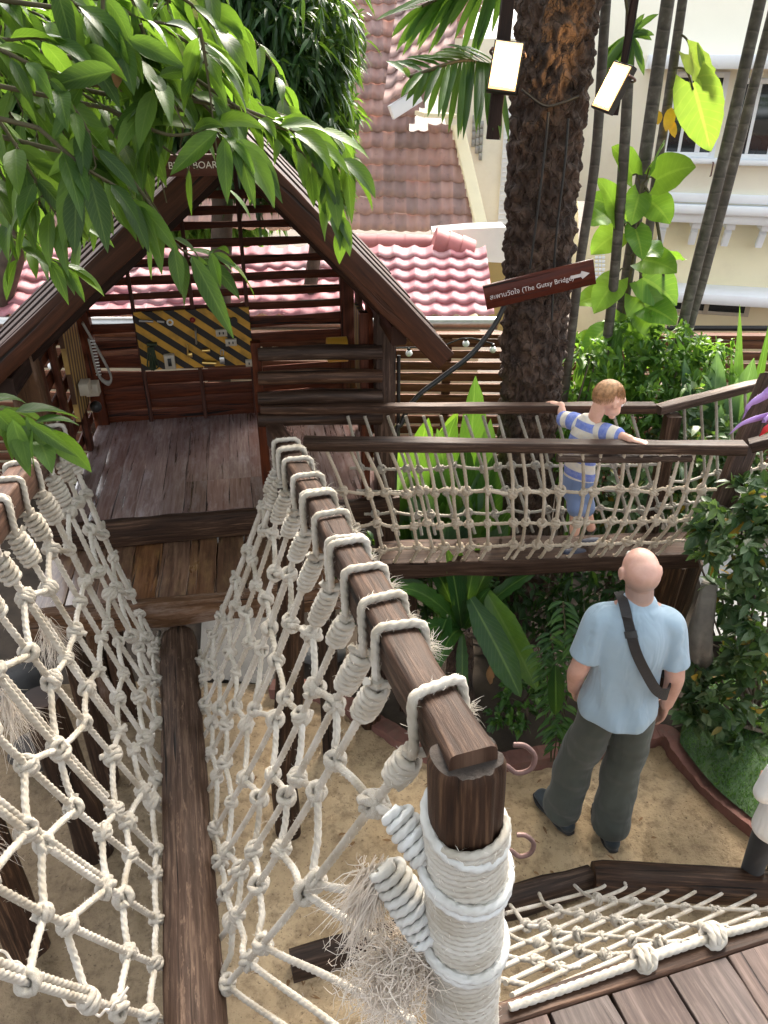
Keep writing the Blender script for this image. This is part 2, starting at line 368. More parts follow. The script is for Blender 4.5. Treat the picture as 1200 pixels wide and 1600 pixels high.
# ================================================================ THE GROUND
def groundmat():
    m, t, p = newmat('sand_ground'); ob = nd(t, 'ShaderNodeTexCoord').outputs['Object']
    n1 = noise(t, ob, 1.3, 6, .62); n2 = noise(t, ob, 14, 6, .7); n3 = noise(t, ob, 60, 4, .7)
    c = ramp(t, n1, [(.32, (.36, .255, .145)), (.5, (.50, .365, .215)), (.68, (.60, .455, .285))])
    c = mixc(t, ramp(t, n2, [(.36, (.55,)*3), (.52, (0, 0, 0))]), c, (.15, .095, .05, 1))
    c = mixc(t, ramp(t, n3, [(.33, (.8,)*3), (.40, (0, 0, 0))]), c, (.09, .055, .03, 1))
    sx = nd(t, 'ShaderNodeSeparateXYZ'); t.links.new(ob, sx.inputs[0]); shade_x = math_(t, 'ADD', math_(t, 'ADD', sx.outputs[0], math_(t, 'MULTIPLY', sx.outputs[1], .26)), math_(t, 'MULTIPLY', n1, .5))
    c = mixc(t, ramp(t, math_(t, 'ADD', shade_x, .5), [(.35, (1, 1, 1)), (.75, (0, 0, 0))]), c, mixc(t, .62, c, (.05, .035, .022, 1)))  # shade of hut and platform painted in as darker sand towards the left
    t.links.new(c, p.inputs['Base Color']); p.inputs['Roughness'].default_value = .95
    bump(t, p, n3, .8, .008, bump(t, None, n2, .9, .03)); return m
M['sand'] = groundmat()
M['soil'] = plain('dark_garden_soil', (.05, .036, .024), .95, .5, 5, bstr=.8, bscale=25)
M['concrete'] = plain('pale_concrete', (.15, .145, .135), .85, .2, 2.5, bstr=.2, bscale=30, stain=(.24, .225, .2))
M['kerb'] = plain('red_kerb_concrete', (.19, .085, .065), .9, .4, 5, bstr=.8, bscale=25, stain=(.13, .10, .075))
M['turf'] = plain('turf_base', (.03, .065, .018), .9, .4, 8)
def heightsheet(name, x0, x1, y0, y1, z, m, step, amp, seed, prints=()):
    nx = int((x1-x0)/step)+1; ny = int((y1-y0)/step)+1
    X, Y = np.meshgrid(np.linspace(x0, x1, nx), np.linspace(y0, y1, ny)); g = np.random.default_rng(seed); Z = np.full_like(X, z)
    for k in range(14):
        a = g.uniform(0, 6.28); f = g.uniform(.8, 9); Z += amp/(1+f*.25)*np.sin(f*(X*math.cos(a)+Y*math.sin(a))+g.uniform(0, 6.28))
    for k in range(170):
        x, y, a = g.uniform(x0, x1), g.uniform(y0, y1), g.uniform(0, 6.28); u = (X-x)*math.cos(a)+(Y-y)*math.sin(a); v = -(X-x)*math.sin(a)+(Y-y)*math.cos(a); e = (u/.12)**2+(v/.05)**2
        Z += -.014*np.exp(-e**2)+.006*np.exp(-(e-1.6)**2*2)
    mb = MB(); mb.add(np.stack([X, Y, Z], -1).reshape(-1, 3), grid_faces(ny, nx), np.stack([X, Y], -1).reshape(-1, 2))
    return tag(mb.build(name, m), kind='structure')
mb = MB(); sheet(mb, [(-120, -60, -.06), (120, -60, -.06), (120, 200, -.06), (-120, 200, -.06)]); tag(mb.build('ground', M['soil']), kind='structure')
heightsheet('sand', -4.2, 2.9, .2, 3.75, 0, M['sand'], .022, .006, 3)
mb = MB(); sheet(mb, [(-1.2, 3.78, .035), (-.72, 3.70, .035), (-.30, 3.60, .035), (.05, 3.5, .035), (.18, 3.62, .035), (.3, 5.5, .035), (-1.5, 5.5, .035)]); tag(mb.build('paving', M['concrete']), kind='structure')
kp = [at_z(u, v, .025) for u, v in ((425, 1078), (500, 1085), (570, 1120), (640, 1165), (720, 1195), (790, 1192), (880, 1180), (960, 1165), (1035, 1150), (1065, 1185), (1110, 1235), (1165, 1285), (1240, 1345))]
mb = MB(); kq = smoothpath(kp, 14); kq = kq+np.stack([np.sin(np.arange(len(kq))*.9)*.002+rng.normal(0, .0015, len(kq)), rng.normal(0, .002, len(kq)), .012*np.sin(np.arange(len(kq))*.17)+rng.normal(0, .002, len(kq))], 1)
kT, kN, kB = frames(kq, (0, 0, 1)); pr = np.array([(.045, -.05), (.045, .05), (-.1, .055), (-.1, -.055)])[None].repeat(len(kq), 0)
loft(mb, kq, pr, kN, kB, np.arange(len(kq))*.1); tag(mb.build('kerb', M['kerb'], smooth=False), kind='structure')
# garden bed behind the kerb (a sheet of soil), turf at its right, a pale path beyond
bed = [p*A(1, 1, 0)+A(0, 0, .045) for p in kq]
mb = MB(); L0 = np.array(bed); L1 = L0*A(1, 0, 1)+A(0, 6.2, .03)
mb.add(np.concatenate([L0, L1]), grid_faces(2, len(L0)), np.concatenate([L0, L1])[:, :2]); tag(mb.build('garden_bed', M['soil']), kind='structure')
tp = [at_z(u, v, .095) for u, v in ((1062, 1160), (1080, 1185), (1120, 1232), (1180, 1282), (1290, 1370), (1500, 1300), (1420, 1080), (1180, 1030), (1080, 1075))]
mb = MB(); sheet(mb, smoothpath(tp+[tp[0]], 5)[:-1]); tag(mb.build('turf', M['turf']), kind='structure')
g = MB(); c0 = np.mean(tp, 0); tpa = np.array(tp)
def inpoly(x, y, P):
    r = False; j = len(P)-1
    for i in range(len(P)):
        if (P[i][1] > y) != (P[j][1] > y) and x < (P[j][0]-P[i][0])*(y-P[i][1])/(P[j][1]-P[i][1])+P[i][0]: r = not r
        j = i
    return r
lo, hi = tpa.min(0), tpa.max(0); BV = []; BF = []; k = 0
for i in range(26000):
    x, y = rng.uniform(lo[0], hi[0]), rng.uniform(lo[1], hi[1])
    if x > 2.6 or not inpoly(x, y, tpa): continue
    a = rng.uniform(0, 6.28); h = rng.uniform(.012, .03); b = A(math.cos(a), math.sin(a), 0)*.0022; l = A(*rng.normal(0, .012, 2), h); q = A(x, y, .094)
    BV += [q-b, q+b, q+l]; BF.append((k, k+1, k+2)); k += 3
g.add(np.array(BV), np.array(BF)); M['grass'] = leafmat('grass_blade', (.02, .06, .012), (.04, .11, .02), (.08, .19, .035), .3, .6, 0, 0)
tag(g.build('grass', M['grass']), 'short artificial looking green grass beside the red kerb', 'grass', kind='stuff')
mb = MB(); sheet(mb, [at_z(u, v, .13) for u, v in ((1085, 880), (1150, 860), (1400, 850), (1500, 1010), (1250, 1040), (1120, 1000))]); tag(mb.build('path', plain('white_path', (.22, .22, .215), .8, .1, 2)), kind='structure')

# ================================================================ FENCE, ANNEX, HOUSES
t = thing('slat_fence', 'long brown timber slat fence behind the hut and the garden plants', 'fence', (0, 5.75, 0))
mb = MB(); fa = A(-5.2, 5.95, 0); fb = A(6.2, 5.75, 0)
for i in range(14):
    z = .40+i*.092
    for (a, b) in ((0, .33), (.33, .67), (.67, 1)): beam(mb, lerp(fa, fb, a)+A(.004, 0, z), lerp(fa, fb, b)+A(-.004, 0, z), .022, .066, rough=.001, seg=.6)
mb.build('slat_panel', M['fence'], t)
for k in range(9):
    mb = MB(); p = lerp(fa, fb, k/8)+A(0, .05, 0); beam(mb, p, p+A(0, 0, 1.66), .07, .07, (0, 1, 0), seg=.5); mb.build('post', M['fence'], t)
mb = MB(); beam(mb, fa+A(0, 0, 1.66), fb+A(0, 0, 1.66), .09, .035, seg=.6); mb.build('top_rail', M['fence'], t)

def tilemat(name, cols, patch=None, scale=(1, 1)):
    m, t, p = newmat(name); tc = nd(t, 'ShaderNodeTexCoord'); uv = tc.outputs['UV']     # uv = (column, course)
    v = nd(t, 'ShaderNodeVectorMath', operation='FLOOR'); t.links.new(uv, v.inputs[0])
    wn = nd(t, 'ShaderNodeTexWhiteNoise', noise_dimensions='2D'); t.links.new(v.outputs[0], wn.inputs['Vector'])
    c = ramp(t, wn.outputs['Value'], [(0, cols[0]), (.5, cols[1]), (1, cols[2])])
    n = noise(t, uv, .35, 6, .65); n2 = noise(t, tc.outputs['Object'], 9, 7, .72)
    c = mixc(t, ramp(t, n, [(.52, (0, 0, 0)), (.72, (.75,)*3)]), c, patch or (*cols[0], 1))
    c = mixc(t, ramp(t, n2, [(.58, (0, 0, 0)), (.74, (.7,)*3)]), c, (.10, .085, .075, 1))
    t.links.new(c, p.inputs['Base Color']); p.inputs['Roughness'].default_value = .75; return m
def tiles(mb, p0, eu, ev, nu, nv, pitch, course, amp=.02, lip=.022, per=10, clip=None):
    """courses of wavy tiles: p0 eave corner, eu along the eave, ev up the slope"""
    eu = nrm(eu); ev = nrm(ev); nn = np.cross(eu, ev); nx = nu*per+1; x = np.linspace(0, nu, nx)
    wv = np.maximum(np.cos(2*np.pi*x), -.55)*amp
    for c in range(nv):
        rows = [(c*course, lip*1.0-.016), (c*course, lip), (c*course+course*.5, lip*.5), ((c+1)*course+.02, 0)]
        jit = rng.normal(0, .006, nu+1)[np.minimum(x.astype(int), nu)]; jh = rng.normal(0, .0035, nu+1)[np.minimum(x.astype(int), nu)]
        V = np.array([p0+eu*(x*pitch)[:, None]+ev*(b+jit)[:, None]+nn*(wv+hh+jh)[:, None] for b, hh in rows])
        UV = np.stack(np.broadcast_arrays(x[None]+.0, np.array([c+.01, c+.02, c+.5, c+.98])[:, None]), -1)
        f = grid_faces(4, nx)
        if clip is not None: f = f[[clip(V.reshape(-1, 3)[q].mean(0)) for q in f]]
        mb.add(V.reshape(-1, 3), f, UV.reshape(-1, 2))
M['pinktile'] = tilemat('faded_pink_roof_tile', ((.40, .15, .175), (.47, .20, .225), (.53, .29, .31)), (.46, .36, .38, 1))
M['redtile'] = tilemat('brown_red_roof_tile', ((.25, .17, .155), (.32, .20, .18), (.38, .235, .20)), (.43, .21, .16, 1))
# low annex with faded tiles just behind the fence
EV = at_y(700, 497, 6.5); ez = EV[2]
t = thing('annex_building', 'low annex with faded pink tiled roof and metal gutter behind the fence', 'building', (0, 6.8, 0))
er = at_y(772, 497, 6.5)[0]; mb = MB()
n = 46; tiles(mb, A(er-n*.165, 6.5, ez+.02), A(1, 0, 0), A(0, 1, .44), n, 6, .165, .16, .017, .018)
mb.build('roof', M['pinktile'], t)
mb = MB(); q = A(er-n*.165, 6.45, ez-.03)
tube(mb, [q, A(er+.02, 6.45, ez-.03)], .055, 12); mb.build('gutter', M['metal'], t)
mb = MB(); box(mb, A(er-3.9, 6.9, ez/2-.06), A(7.6, .6, ez-.02)); mb.build('wall', M['cream'], t)
# ridge caps and loose pink tiles where annex meets the house
M['capred'] = plain('red_ridge_tile', (.45, .15, .15), .6, .2, 6, stain=(.35, .2, .2))
for (u0, v0, u1, v1, hw, Y) in ((545, 384, 676, 386, .12, 7.65), (676, 380, 735, 398, .15, 7.45)):
    mb = MB(); a = at_y(u0, v0, Y); b = at_y(u1, v1, Y)
    for k in range(3):
        pa, pb = lerp(a, b, k/3), lerp(a, b, (k+1)/3+.02)
        tube(mb, [pa, pb], [hw, hw*.92], 14)
    mb.build('ridge_cap', M['capred'], t)

# steep tiled house
Y0 = 8.6
t = thing('tiled_house', 'tall cream house with steep brown red tiled roof behind the annex', 'house', (1.5, 10, 0))
e0 = at_y(745, 362, Y0); yaw = R(-3); eu = A(math.cos(yaw), math.sin(yaw), 0); ev = nrm(A(0, .58, .82)); pn = np.cross(eu, ev)
rk0, rk1 = at_pl(742, 358, e0, pn), at_pl(618, 120, e0, pn)       # right rake line lies in the roof plane
top_cut = at_pl(640, 192, e0, pn)
def clip(p):
    a = p-rk0; d = at_pl(705, 200, e0, pn)-rk0     # rake direction
    side = np.dot(np.cross(d, a), pn)
    s = np.dot(a, eu); hh = np.dot(a, ev); lim = np.dot(d, ev)
    if hh > lim: return s < np.dot(at_pl(640, 160, e0, pn)-rk0, eu)+(hh-lim)*.55
    return side > 0
mb = MB(); tiles(mb, e0-eu*.125*51, eu, ev, 55, 37, .125, .185, .016, .02, 8, clip); mb.build('roof', M['redtile'], t)
# rake board beside the tiles, gable wall, vents, louvred door
ra, rb = rk0+pn*.02, at_pl(705, 200, e0, pn)+pn*.02
mb = MB(); beam(mb, ra+eu*.07, rb+eu*.07, .13, .10, pn, rough=.0005, seg=.5); mb.build('rake_board', M['cream'], t)
wy = Y0+.9
wall_n = nrm(A(math.sin(R(-4)), -1, 0)); wp = A(1, wy, 0)
def on_w(u, v): return at_pl(u, v, wp, wall_n)
def wallpoly(name, px, m, th=.25, f=on_w, n=None, par=None, d=0.0):
    nn = wall_n if n is None else n; P = np.array([f(u, v)+nn*d for u, v in px]); b = P-nn*th; k = len(P); mb = MB()
    i = np.arange(k); j = (i+1) % k
    mb.add(np.vstack([P, P.mean(0)]), np.stack([i, j, np.full(k, k)], 1)); mb.add(np.vstack([P, b]), np.stack([i, i+k, j+k, j], 1)); mb.add(np.vstack([b, b.mean(0)]), np.stack([j, i, np.full(k, k)], 1))
    return mb.build(name, m, par, smooth=False)
wallpoly('wall', [(660, 60), (900, 60), (905, 470), (700, 470), (742, 360), (700, 205)], M['lightwall'], par=t)
M['glassdark'] = plain('dark_window_glass', (.02, .026, .03), .12, .3, 1.5, spec=.8)
M['greyblock'] = plain('grey_glass_block', (.33, .33, .31), .4, .25, 12)
mb = MB()
for r in range(7):
    for c in range(3):
        if r+ (2-c)*1.0 < 2.0-1 or (r > 3 and c < (r-3)): continue
        P = on_w(741+c*6.2-(r*.6), 186+r*12.5-c*2.0); box(mb, P+wall_n*.015, A(.036, .03, .075))
mb.build('vent_block', M['greyblock'], t)
dr = wallpoly('door', [(789, 170), (812, 168), (800, 372), (776, 374)], M['fascia'], .05, par=t, d=.05)
mb = MB()
for k in range(26):
    y = 180+k*7.3; a = on_w(790-k*.5, y); b = on_w(810-k*.45, y); box(mb, (a+b)/2+wall_n*.055, A(np.linalg.norm(b-a), .012, .012))
mb.build('louvre', M['white'], dr)
# white fascia of the dormer eave
mb = MB(); a = at_y(611, 176, Y0-.1); b = at_y(655, 148, Y0+.05); beam(mb, a, b, .05, .13, (0, 0, 1), rough=.0005); mb.build('fascia', M['fascia'], t)
mb = MB(); tiles(mb, a+A(-.08, -.12, .06), b-a, A(.1, .75, .62), 6, 8, .145, .2, .02, .024, 8); mb.build('dormer_roof', M['redtile'], t)
mb = MB(); a2 = at_y(655, 178, Y0+.35); b2 = at_y(705, 180, Y0+.4); beam(mb, a2, b2, .5, .04, rough=.0005); mb.build('soffit', M['cream'], t)
# white parapet block at the foot of the house
t = thing('parapet_wall', 'short white plastered wall with ochre base at the foot of the steep tiled roof', 'wall', (0, 7.9, 0))
pyn = A(0, -1, 0); on_p = lambda u, v: at_pl(u, v, A(0, 7.9, 0), pyn)
wallpoly('upper_wall', [(676, 362), (735, 357), (790, 355), (790, 411), (676, 405)], M['white'], .3, on_p, pyn, t)
M['ochre'] = plain('ochre_wall', (.38, .29, .12), .8, .15, 2)
wallpoly('base_wall', [(676, 405), (790, 411), (800, 520), (676, 500)], M['ochre'], .28, on_p, pyn, t, -.01)

# cream house at the right, its front turned a little away to the left
hn = nrm(A(math.sin(R(-14)), -math.cos(R(-14)), 0)); hp = at_y(1130, 250, 8.6); hx = nrm(np.cross(A(0, 0, 1), -hn))*1.0
if hx[0] < 0: hx = -hx
HX = np.array([hx, -hn, A(0, 0, 1)])
def on_h(u, v): return at_pl(u, v, hp, hn)
t = thing('cream_house', 'pale cream two storey house with white framed windows behind the thin palm stems', 'house', hp*A(1, 1, 0))
W0 = on_h(905, 200); W1 = on_h(1330, 200); zf = lambda v, u=1130: on_h(u, v)[2]
def hbox(u0, u1, v0, v1, th, out, uref=1130):
    a = on_h(u0, (v0+v1)/2); b = on_h(u1, (v0+v1)/2); z0, z1 = zf(v1, uref), zf(v0, uref)
    c = (a+b)/2; c[2] = (z0+z1)/2; return c+hn*(out-th/2), A(abs(np.dot(b-a, hx)), th, abs(z1-z0))
mb = MB(); c, d = hbox(900, 1330, -60, 322, .3, 0); box(mb, c, d, HX); mb.build('upper_wall', M['lightwall'], t)
mb = MB(); c, d = hbox(900, 1330, 322, 620, .3, -.35); box(mb, c, d, HX); mb.build('lower_wall', M['cream'], t)
for (v0, v1, out) in ((303, 316, .07), (320, 334, .11), (334, 349, .05)):
    mb = MB(); c, d = hbox(1026, 1330, v0, v1, out+.35, out); box(mb, c, d, HX); mb.build('cornice', M['fascia'], t)
mb = MB(); c, d = hbox(1010, 1330, 86, 108, .45, .40); box(mb, c, d, HX); mb.build('window_hood', M['fascia'], t)
mb = MB(); c, d = hbox(1045, 1330, 457, 473, .5, .12); box(mb, c, d, HX); mb.build('string_course', M['fascia'], t)
for u in (1031, 1082, 1136, 1192, 1250):
    mb = MB(); c, d = hbox(u, u+14, 350, 360, .3, -.03); box(mb, c, d, HX)
    c2 = c-A(0, 0, d[2]/2)-hn*.06; arc = [c2+hn*(.10*math.cos(a))-A(0, 0, .18*math.sin(a)) for a in np.linspace(0, 1.57, 6)]
    beam(mb, arc[0]*.5+arc[1]*.5, arc[-1], d[0]*.8, .07, hn, rough=.0005); mb.build('bracket', M['fascia'], t)
def window(u0, u1, v0, v1, cols, rows, ua=1130):
    mb = MB(); c, d = hbox(u0, u1, v0, v1, .10, .035, (u0+u1)/2)
    fw = .05
    for s in (-1, 1):
        box(mb, c+hx*s*(d[0]/2-fw/2), A(fw, d[1], d[2]), HX); box(mb, c+A(0, 0, s*(d[2]/2-fw/2)), A(d[0]-2*fw-.002, d[1], fw), HX)
    for k in range(1, cols): box(mb, c+hx*(k/cols-.5)*d[0], A(.05 if k % 2 == 0 else .03, d[1]*.7, d[2]-2*fw-.002), HX)
    for k in range(1, rows): box(mb, c+A(0, 0, (k/rows-.5)*d[2])-hn*.004, A(d[0]-2*fw-.002, d[1]*.6, .024), HX)
    f = mb.build('window', M['fascia'], t)
    mb = MB(); box(mb, c+hn*.024, A(d[0]-.06, .01, d[2]-.06), HX); mb.build('pane', M['glassdark'], f)
    mb = MB(); box(mb, c-A(0, 0, d[2]/2+.025)+hn*.04, A(d[0]+.1, .16, .05), HX); mb.build('sill', M['fascia'], f)
window(1042, 1128, 112, 246, 3, 4); window(1140, 1290, 122, 250, 4, 4)
mb = MB(); c, d = hbox(1040, 1180, 476, 505, .1, -.32); fw = .05
for s in (-1, 0, 1): box(mb, c+hx*s*(d[0]/2-fw/2), A(fw, .1, d[2]), HX)
for s in (-1, 1): box(mb, c+A(0, 0, s*(d[2]/2-.02)), A(d[0]-.002, .09, .04), HX)
f = mb.build('basement_window', plain('grey_window_frame', (.5, .47, .4), .7), t)
mb = MB(); box(mb, c+hn*.03, d*A(.96, .1, .9), HX); mb.build('pane', M['glassdark'], f)
mb = MB()
for u in (1112, 1142):
    a = on_h(u, 252)+hn*.1; tube(mb, [a, a+hn*.05, a+hn*.05-A(0, 0, .12), a-A(0, 0, .13)], .008, 6)
mb.build('window_hook', M['steel'], t)
mb = MB()
tube(mb, [on_h(1040, 505)+hn*.2, on_h(1330, 505)+hn*.2], .03, 8); mb.build('pipe', M['black'], t)
# patterned screen and arched opening of the wing seen left of the stems
mb = MB()
for r in range(10):
    for c in range(3):
        P = on_h(932+c*5.5, 395+r*6.2)+hn*.05; box(mb, P, A(.03, .03, .03), HX)
mb.build('screen_block', M['fascia'], t)
# ================================================================ BRIDGE FRAME: platform, log, rails, post
YB = R(15); BX = axes(YB)          # rows: across the bridge, along the bridge, up
# near platform where the photographer stands
t = thing('wooden_platform', 'dark planked wooden platform in the bottom right corner', 'platform', (.6, .6, 1.5))
PE0, PE1 = at_z(800, 1578, 1.6), at_z(1200, 1452, 1.6); pe = nrm(PE1-PE0); pd = A(pe[1], -pe[0], 0)
for k in range(17):
    mb = MB(); q = PE0+pe*(-.55+k*.157); q2 = q+pe*.0765+pd*.03
    ln = 1.6 if k > 2 else 1.6
    beam(mb, q2+A(0, 0, -.02+rng.normal(0, .0015)), q2+pd*ln+A(0, 0, -.02), .1556, .04, rough=.0012, rnd=.06, seg=.1)
    mb.build('plank', M['deck'], t)
mb = MB(); beam(mb, PE0-pe*.15-pd*.0+A(0, 0, -.07), PE1+pe*1.0+A(0, 0, -.07), .055, .145, rough=.002); mb.build('edge_beam', M['rail'], t)
for s in (.0, 1.1):
    mb = MB(); q = PE0+pe*(s+.1)+pd*.25; logp(mb, [q*A(1, 1, 0), q+A(0, 0, -.06)], .06); mb.build('leg', M['post'], t)

# the walkway log
LF = A(-1.015, 2.97, 1.02); LN = A(-.547, 1.17, 1.02); ld = nrm(LF-LN); LN0 = LN-ld*1.05
mb = MB(); logp(mb, [LN0, LN, lerp(LN, LF, .5), LF-ld*.06, LF], [.095, .092, .091, .089, .078], 30, .0035, cracks=5, seg=.03, capmi=1)
tag(mb.build('walkway_log', [M['log'], M['endgrain']]), 'long weathered round log forming the walkway between the two rope nets', 'log')

RN, RF = A(.132, .84, 2.50), A(-.475, 3.12, 2.03)
LRN, LRF = A(-.90, .56, 2.50), A(-1.46, 3.12, 2.03)
def rail_at(a, b, s): return lerp(a, b, s)
rd = nrm(RF-RN); rup = nrm(np.cross(np.cross(rd, A(0, 0, 1)), rd))
mb = MB(); beam(mb, RN-rd*.022, RF+rd*.05, .077, .098, rup, .0035, .14, seg=.05)
tag(mb.build('handrail', M['rail']), 'squared dark wooden handrail running from the rope wrapped post to the hut', 'handrail')
ldr = nrm(LRF-LRN); lup = nrm(np.cross(np.cross(ldr, A(0, 0, 1)), ldr))
mb = MB(); beam(mb, LRN-ldr*.1, LRF+ldr*.05, .082, .105, lup, .002, .1, seg=.06)
tag(mb.build('handrail', wood('red_rail_wood', (.03, .014, .009), (.11, .055, .035), (.22, .13, .09), (.4, .7), 34, .5)), 'brown wooden handrail at the left edge of the photo with rope loops', 'handrail')
# rope wrapped corner post
def post_ax(z): return A(.153-.042*(z-1.95), .845, z)
t = thing('rope_wrapped_post', 'round wooden post wrapped in white rope at the bottom of the photo', 'post', post_ax(0))
mb = MB(); logp(mb, [post_ax(0), post_ax(1.5), post_ax(2.3), post_ax(2.515), post_ax(2.527)], [.062, .06, .059, .0585, .054], 60, .0034, cracks=10, seg=.012, capmi=1)
mb.build('log_post', [M['post'], M['endgrain']], t)
FZON[0] = 60; mb = MB(); zt = 2.385; rr = .0078; nt_ = int((zt-1.35)/(.0137)); hz = []
for i in range(nt_*26+1):
    a = i/26*2*math.pi; z = 1.35+i/26*.0137; c = post_ax(z); rad = .0655+.0012*math.sin(z*40)+.0008*math.sin(a*3+z*9)
    hz.append(c+A(math.cos(a)*rad, math.sin(a)*rad, .004*math.sin(a+.6)))
rope(mb, hz, rr, .5, 12, lay=7.5, smooth=False); mb.build('rope_wrap', M['ropewrap'], t)
def band(z, tilt, rad, r, dz=0.0, ph=0):
    P = []
    for i in range(49):
        a = i/48*2*math.pi*1.02+ph; c = post_ax(z)
        P.append(c+A(math.cos(a)*rad, math.sin(a)*rad, tilt*math.cos(a-2.3)+dz*i/48))
    return P
for (z, tl, rad, r) in ((2.37, .030, .067, .0105), (2.265, .022, .077, .010), (2.247, .024, .076, .009), (2.06, .018, .0765, .0105), (2.044, .02, .076, .009)):
    mb = MB(); rope(mb, band(z, tl, rad, r), r, .5, 12, smooth=False); mb.build('rope_band', M['ropewhite'], t)
fuzz(t, M['fibrewhite']); FZON[0] = 0
def hook(u, v, d, s):
    c = at_d(u, v, d); X = A(1, 0, 0); Z = A(0, CT*.3, .95)
    P = [c+X*(-.05*s)+Z*(-.002), c+X*(-.022*s)+Z*(-.004*s), c+X*0-Z*.02*s, c+X*.024*s-Z*.012*s, c+X*.030*s+Z*.014*s, c+X*.012*s+Z*.034*s, c-X*.008*s+Z*.036*s]
    mb = MB(); tube(mb, P, .0044, 10, smooth=6); return mb
hook(808, 1192, 1.27, .95).build('hook', M['steel'], t); hook(812, 1326, 1.36, .8).build('hook', M['steel'], t)

# ---------------------------------------------------------------- knots
def knot_mesh(k, m):
    mb = MB(); g = np.random.default_rng(50+k)
    n = [2.3, 2.6, 1.8, 2.2, 2.9, 2.0][k]
    rope(mb, helix(A(-1.55, 0, 0), A(1.55, 0, 0), 1.75, n, ph0=k, bulge=.12), 1.0, .42, 15, smooth=False, phase=k)
    a = np.linspace(0, 2*np.pi, 40); rot = g.uniform(-.6, .6); R1 = 2.35
    e1 = nrm(A(math.cos(rot), math.sin(rot), g.uniform(-.3, .3))); e2 = nrm(np.cross(e1, A(.1, .2, 1)))
    rope(mb, e1*R1*1.1*np.cos(a)[:, None]+e2*R1*.85*np.sin(a)[:, None]+A(0, 0, 1)*(.9*np.sin(a+k))[:, None], .95, .42, 15, smooth=False)
    if k % 2: 
        c = A(*g.uniform(-1, 1, 3)); rope(mb, [c, c+A(.8, 1.6, 1.2), c+A(.9, 2.8, 1.6)], .95, .42, 15)
    return mb.mesh('knot', m)
KN = {key: [knot_mesh(k, M[key]) for k in range(6)] for key in ('rope', 'ropeold', 'ropegrey')}
def knot(par, p, ax, r, key, nrmv=None):
    X = nrm(A(*ax)+rng.normal(0, .35, 3)); Z = nrm(rng.normal(0, 1, 3)); Y = nrm(np.cross(Z, X)); Z = np.cross(X, Y)
    o = bpy.data.objects.new('knot', KN[key][rng.integers(6)]); COL.objects.link(o)
    s = r*rng.uniform(.85, 1.12); m = Matrix.Identity(4)
    for i in range(3):
        for j, v in enumerate((X, Y, Z)): m[i][j] = v[i]*s
        m[i][3] = p[i]
    attach(o, par); o.matrix_basis = m; return o
def lash(par, c, along, up, w, h, r, key, loops=1, coil_to=None, turns=7, coil_r=2.0, hang=None, side=-1, fr=None):
    """rope loops over a rail ending in a wrapped coil on its inner side"""
    ac = nrm(np.cross(along, up))*side; outs = c-ac*(w/2+r*.9)
    mb = MB(); st = coil_to[0]
    for k in range(loops):
        o = along*((k-(loops-1)/2)*r*2.15+rng.normal(0, .002)); sk = along*rng.normal(0, .010); hw, hh = w/2+r*.95, h/2+r*.95
        P = [st+o*.3, c+ac*(hw+.002)+o-up*hh*.55+sk, c+ac*hw+o+sk*.6+up*(hh-.02), c+ac*(hw-.008)+o+sk*.5+up*(hh-.003), c+ac*(hw-.025)+o+sk*.3+up*(hh+.0015), c+o+up*(hh+.001), c-ac*(hw-.025)+o-sk*.3+up*(hh+.0015), c-ac*(hw-.008)+o-sk*.5+up*(hh-.003), c-ac*(hw+.001)+o-sk*.6+up*(hh-.02), c-ac*hw+o*.5-up*hh*.6, c-ac*hw*.4-up*(hh+.004)+o*.3, c+ac*hw*.9-up*(hh+.006)-o*.4, st+along*.006]
        rope(mb, P, r, .42, 15, k=5)
    mb.build('loop', M[key], par)
    mb = MB(); rope(mb, helix(coil_to[0], coil_to[1], r*coil_r, turns, along, .22, ph0=rng.uniform(0, 6)), r*.95, .42, 15, smooth=False)
    rope(mb, [coil_to[0]+up*.02, lerp(*coil_to, .5), coil_to[1]], r*1.5, .6, 12)
    if rng.random() < .75: rope(mb, [coil_to[0], coil_to[0]+along*rng.uniform(-.02, .02)+ac*.012+up*.01, coil_to[0]+along*rng.uniform(-.03, .03)+ac*.024+up*.025], r*.95, .42, 15)
    mb.build('coil', M[key], par)
    if fr:
        mb = MB(); fray(mb, c-ac*(w/2+.012)-up*.0, -ac*.8-A(0, 0, .2), fr, 70, .55, .0007); mb.build('frayed_end', M['fibrewhite'], par)

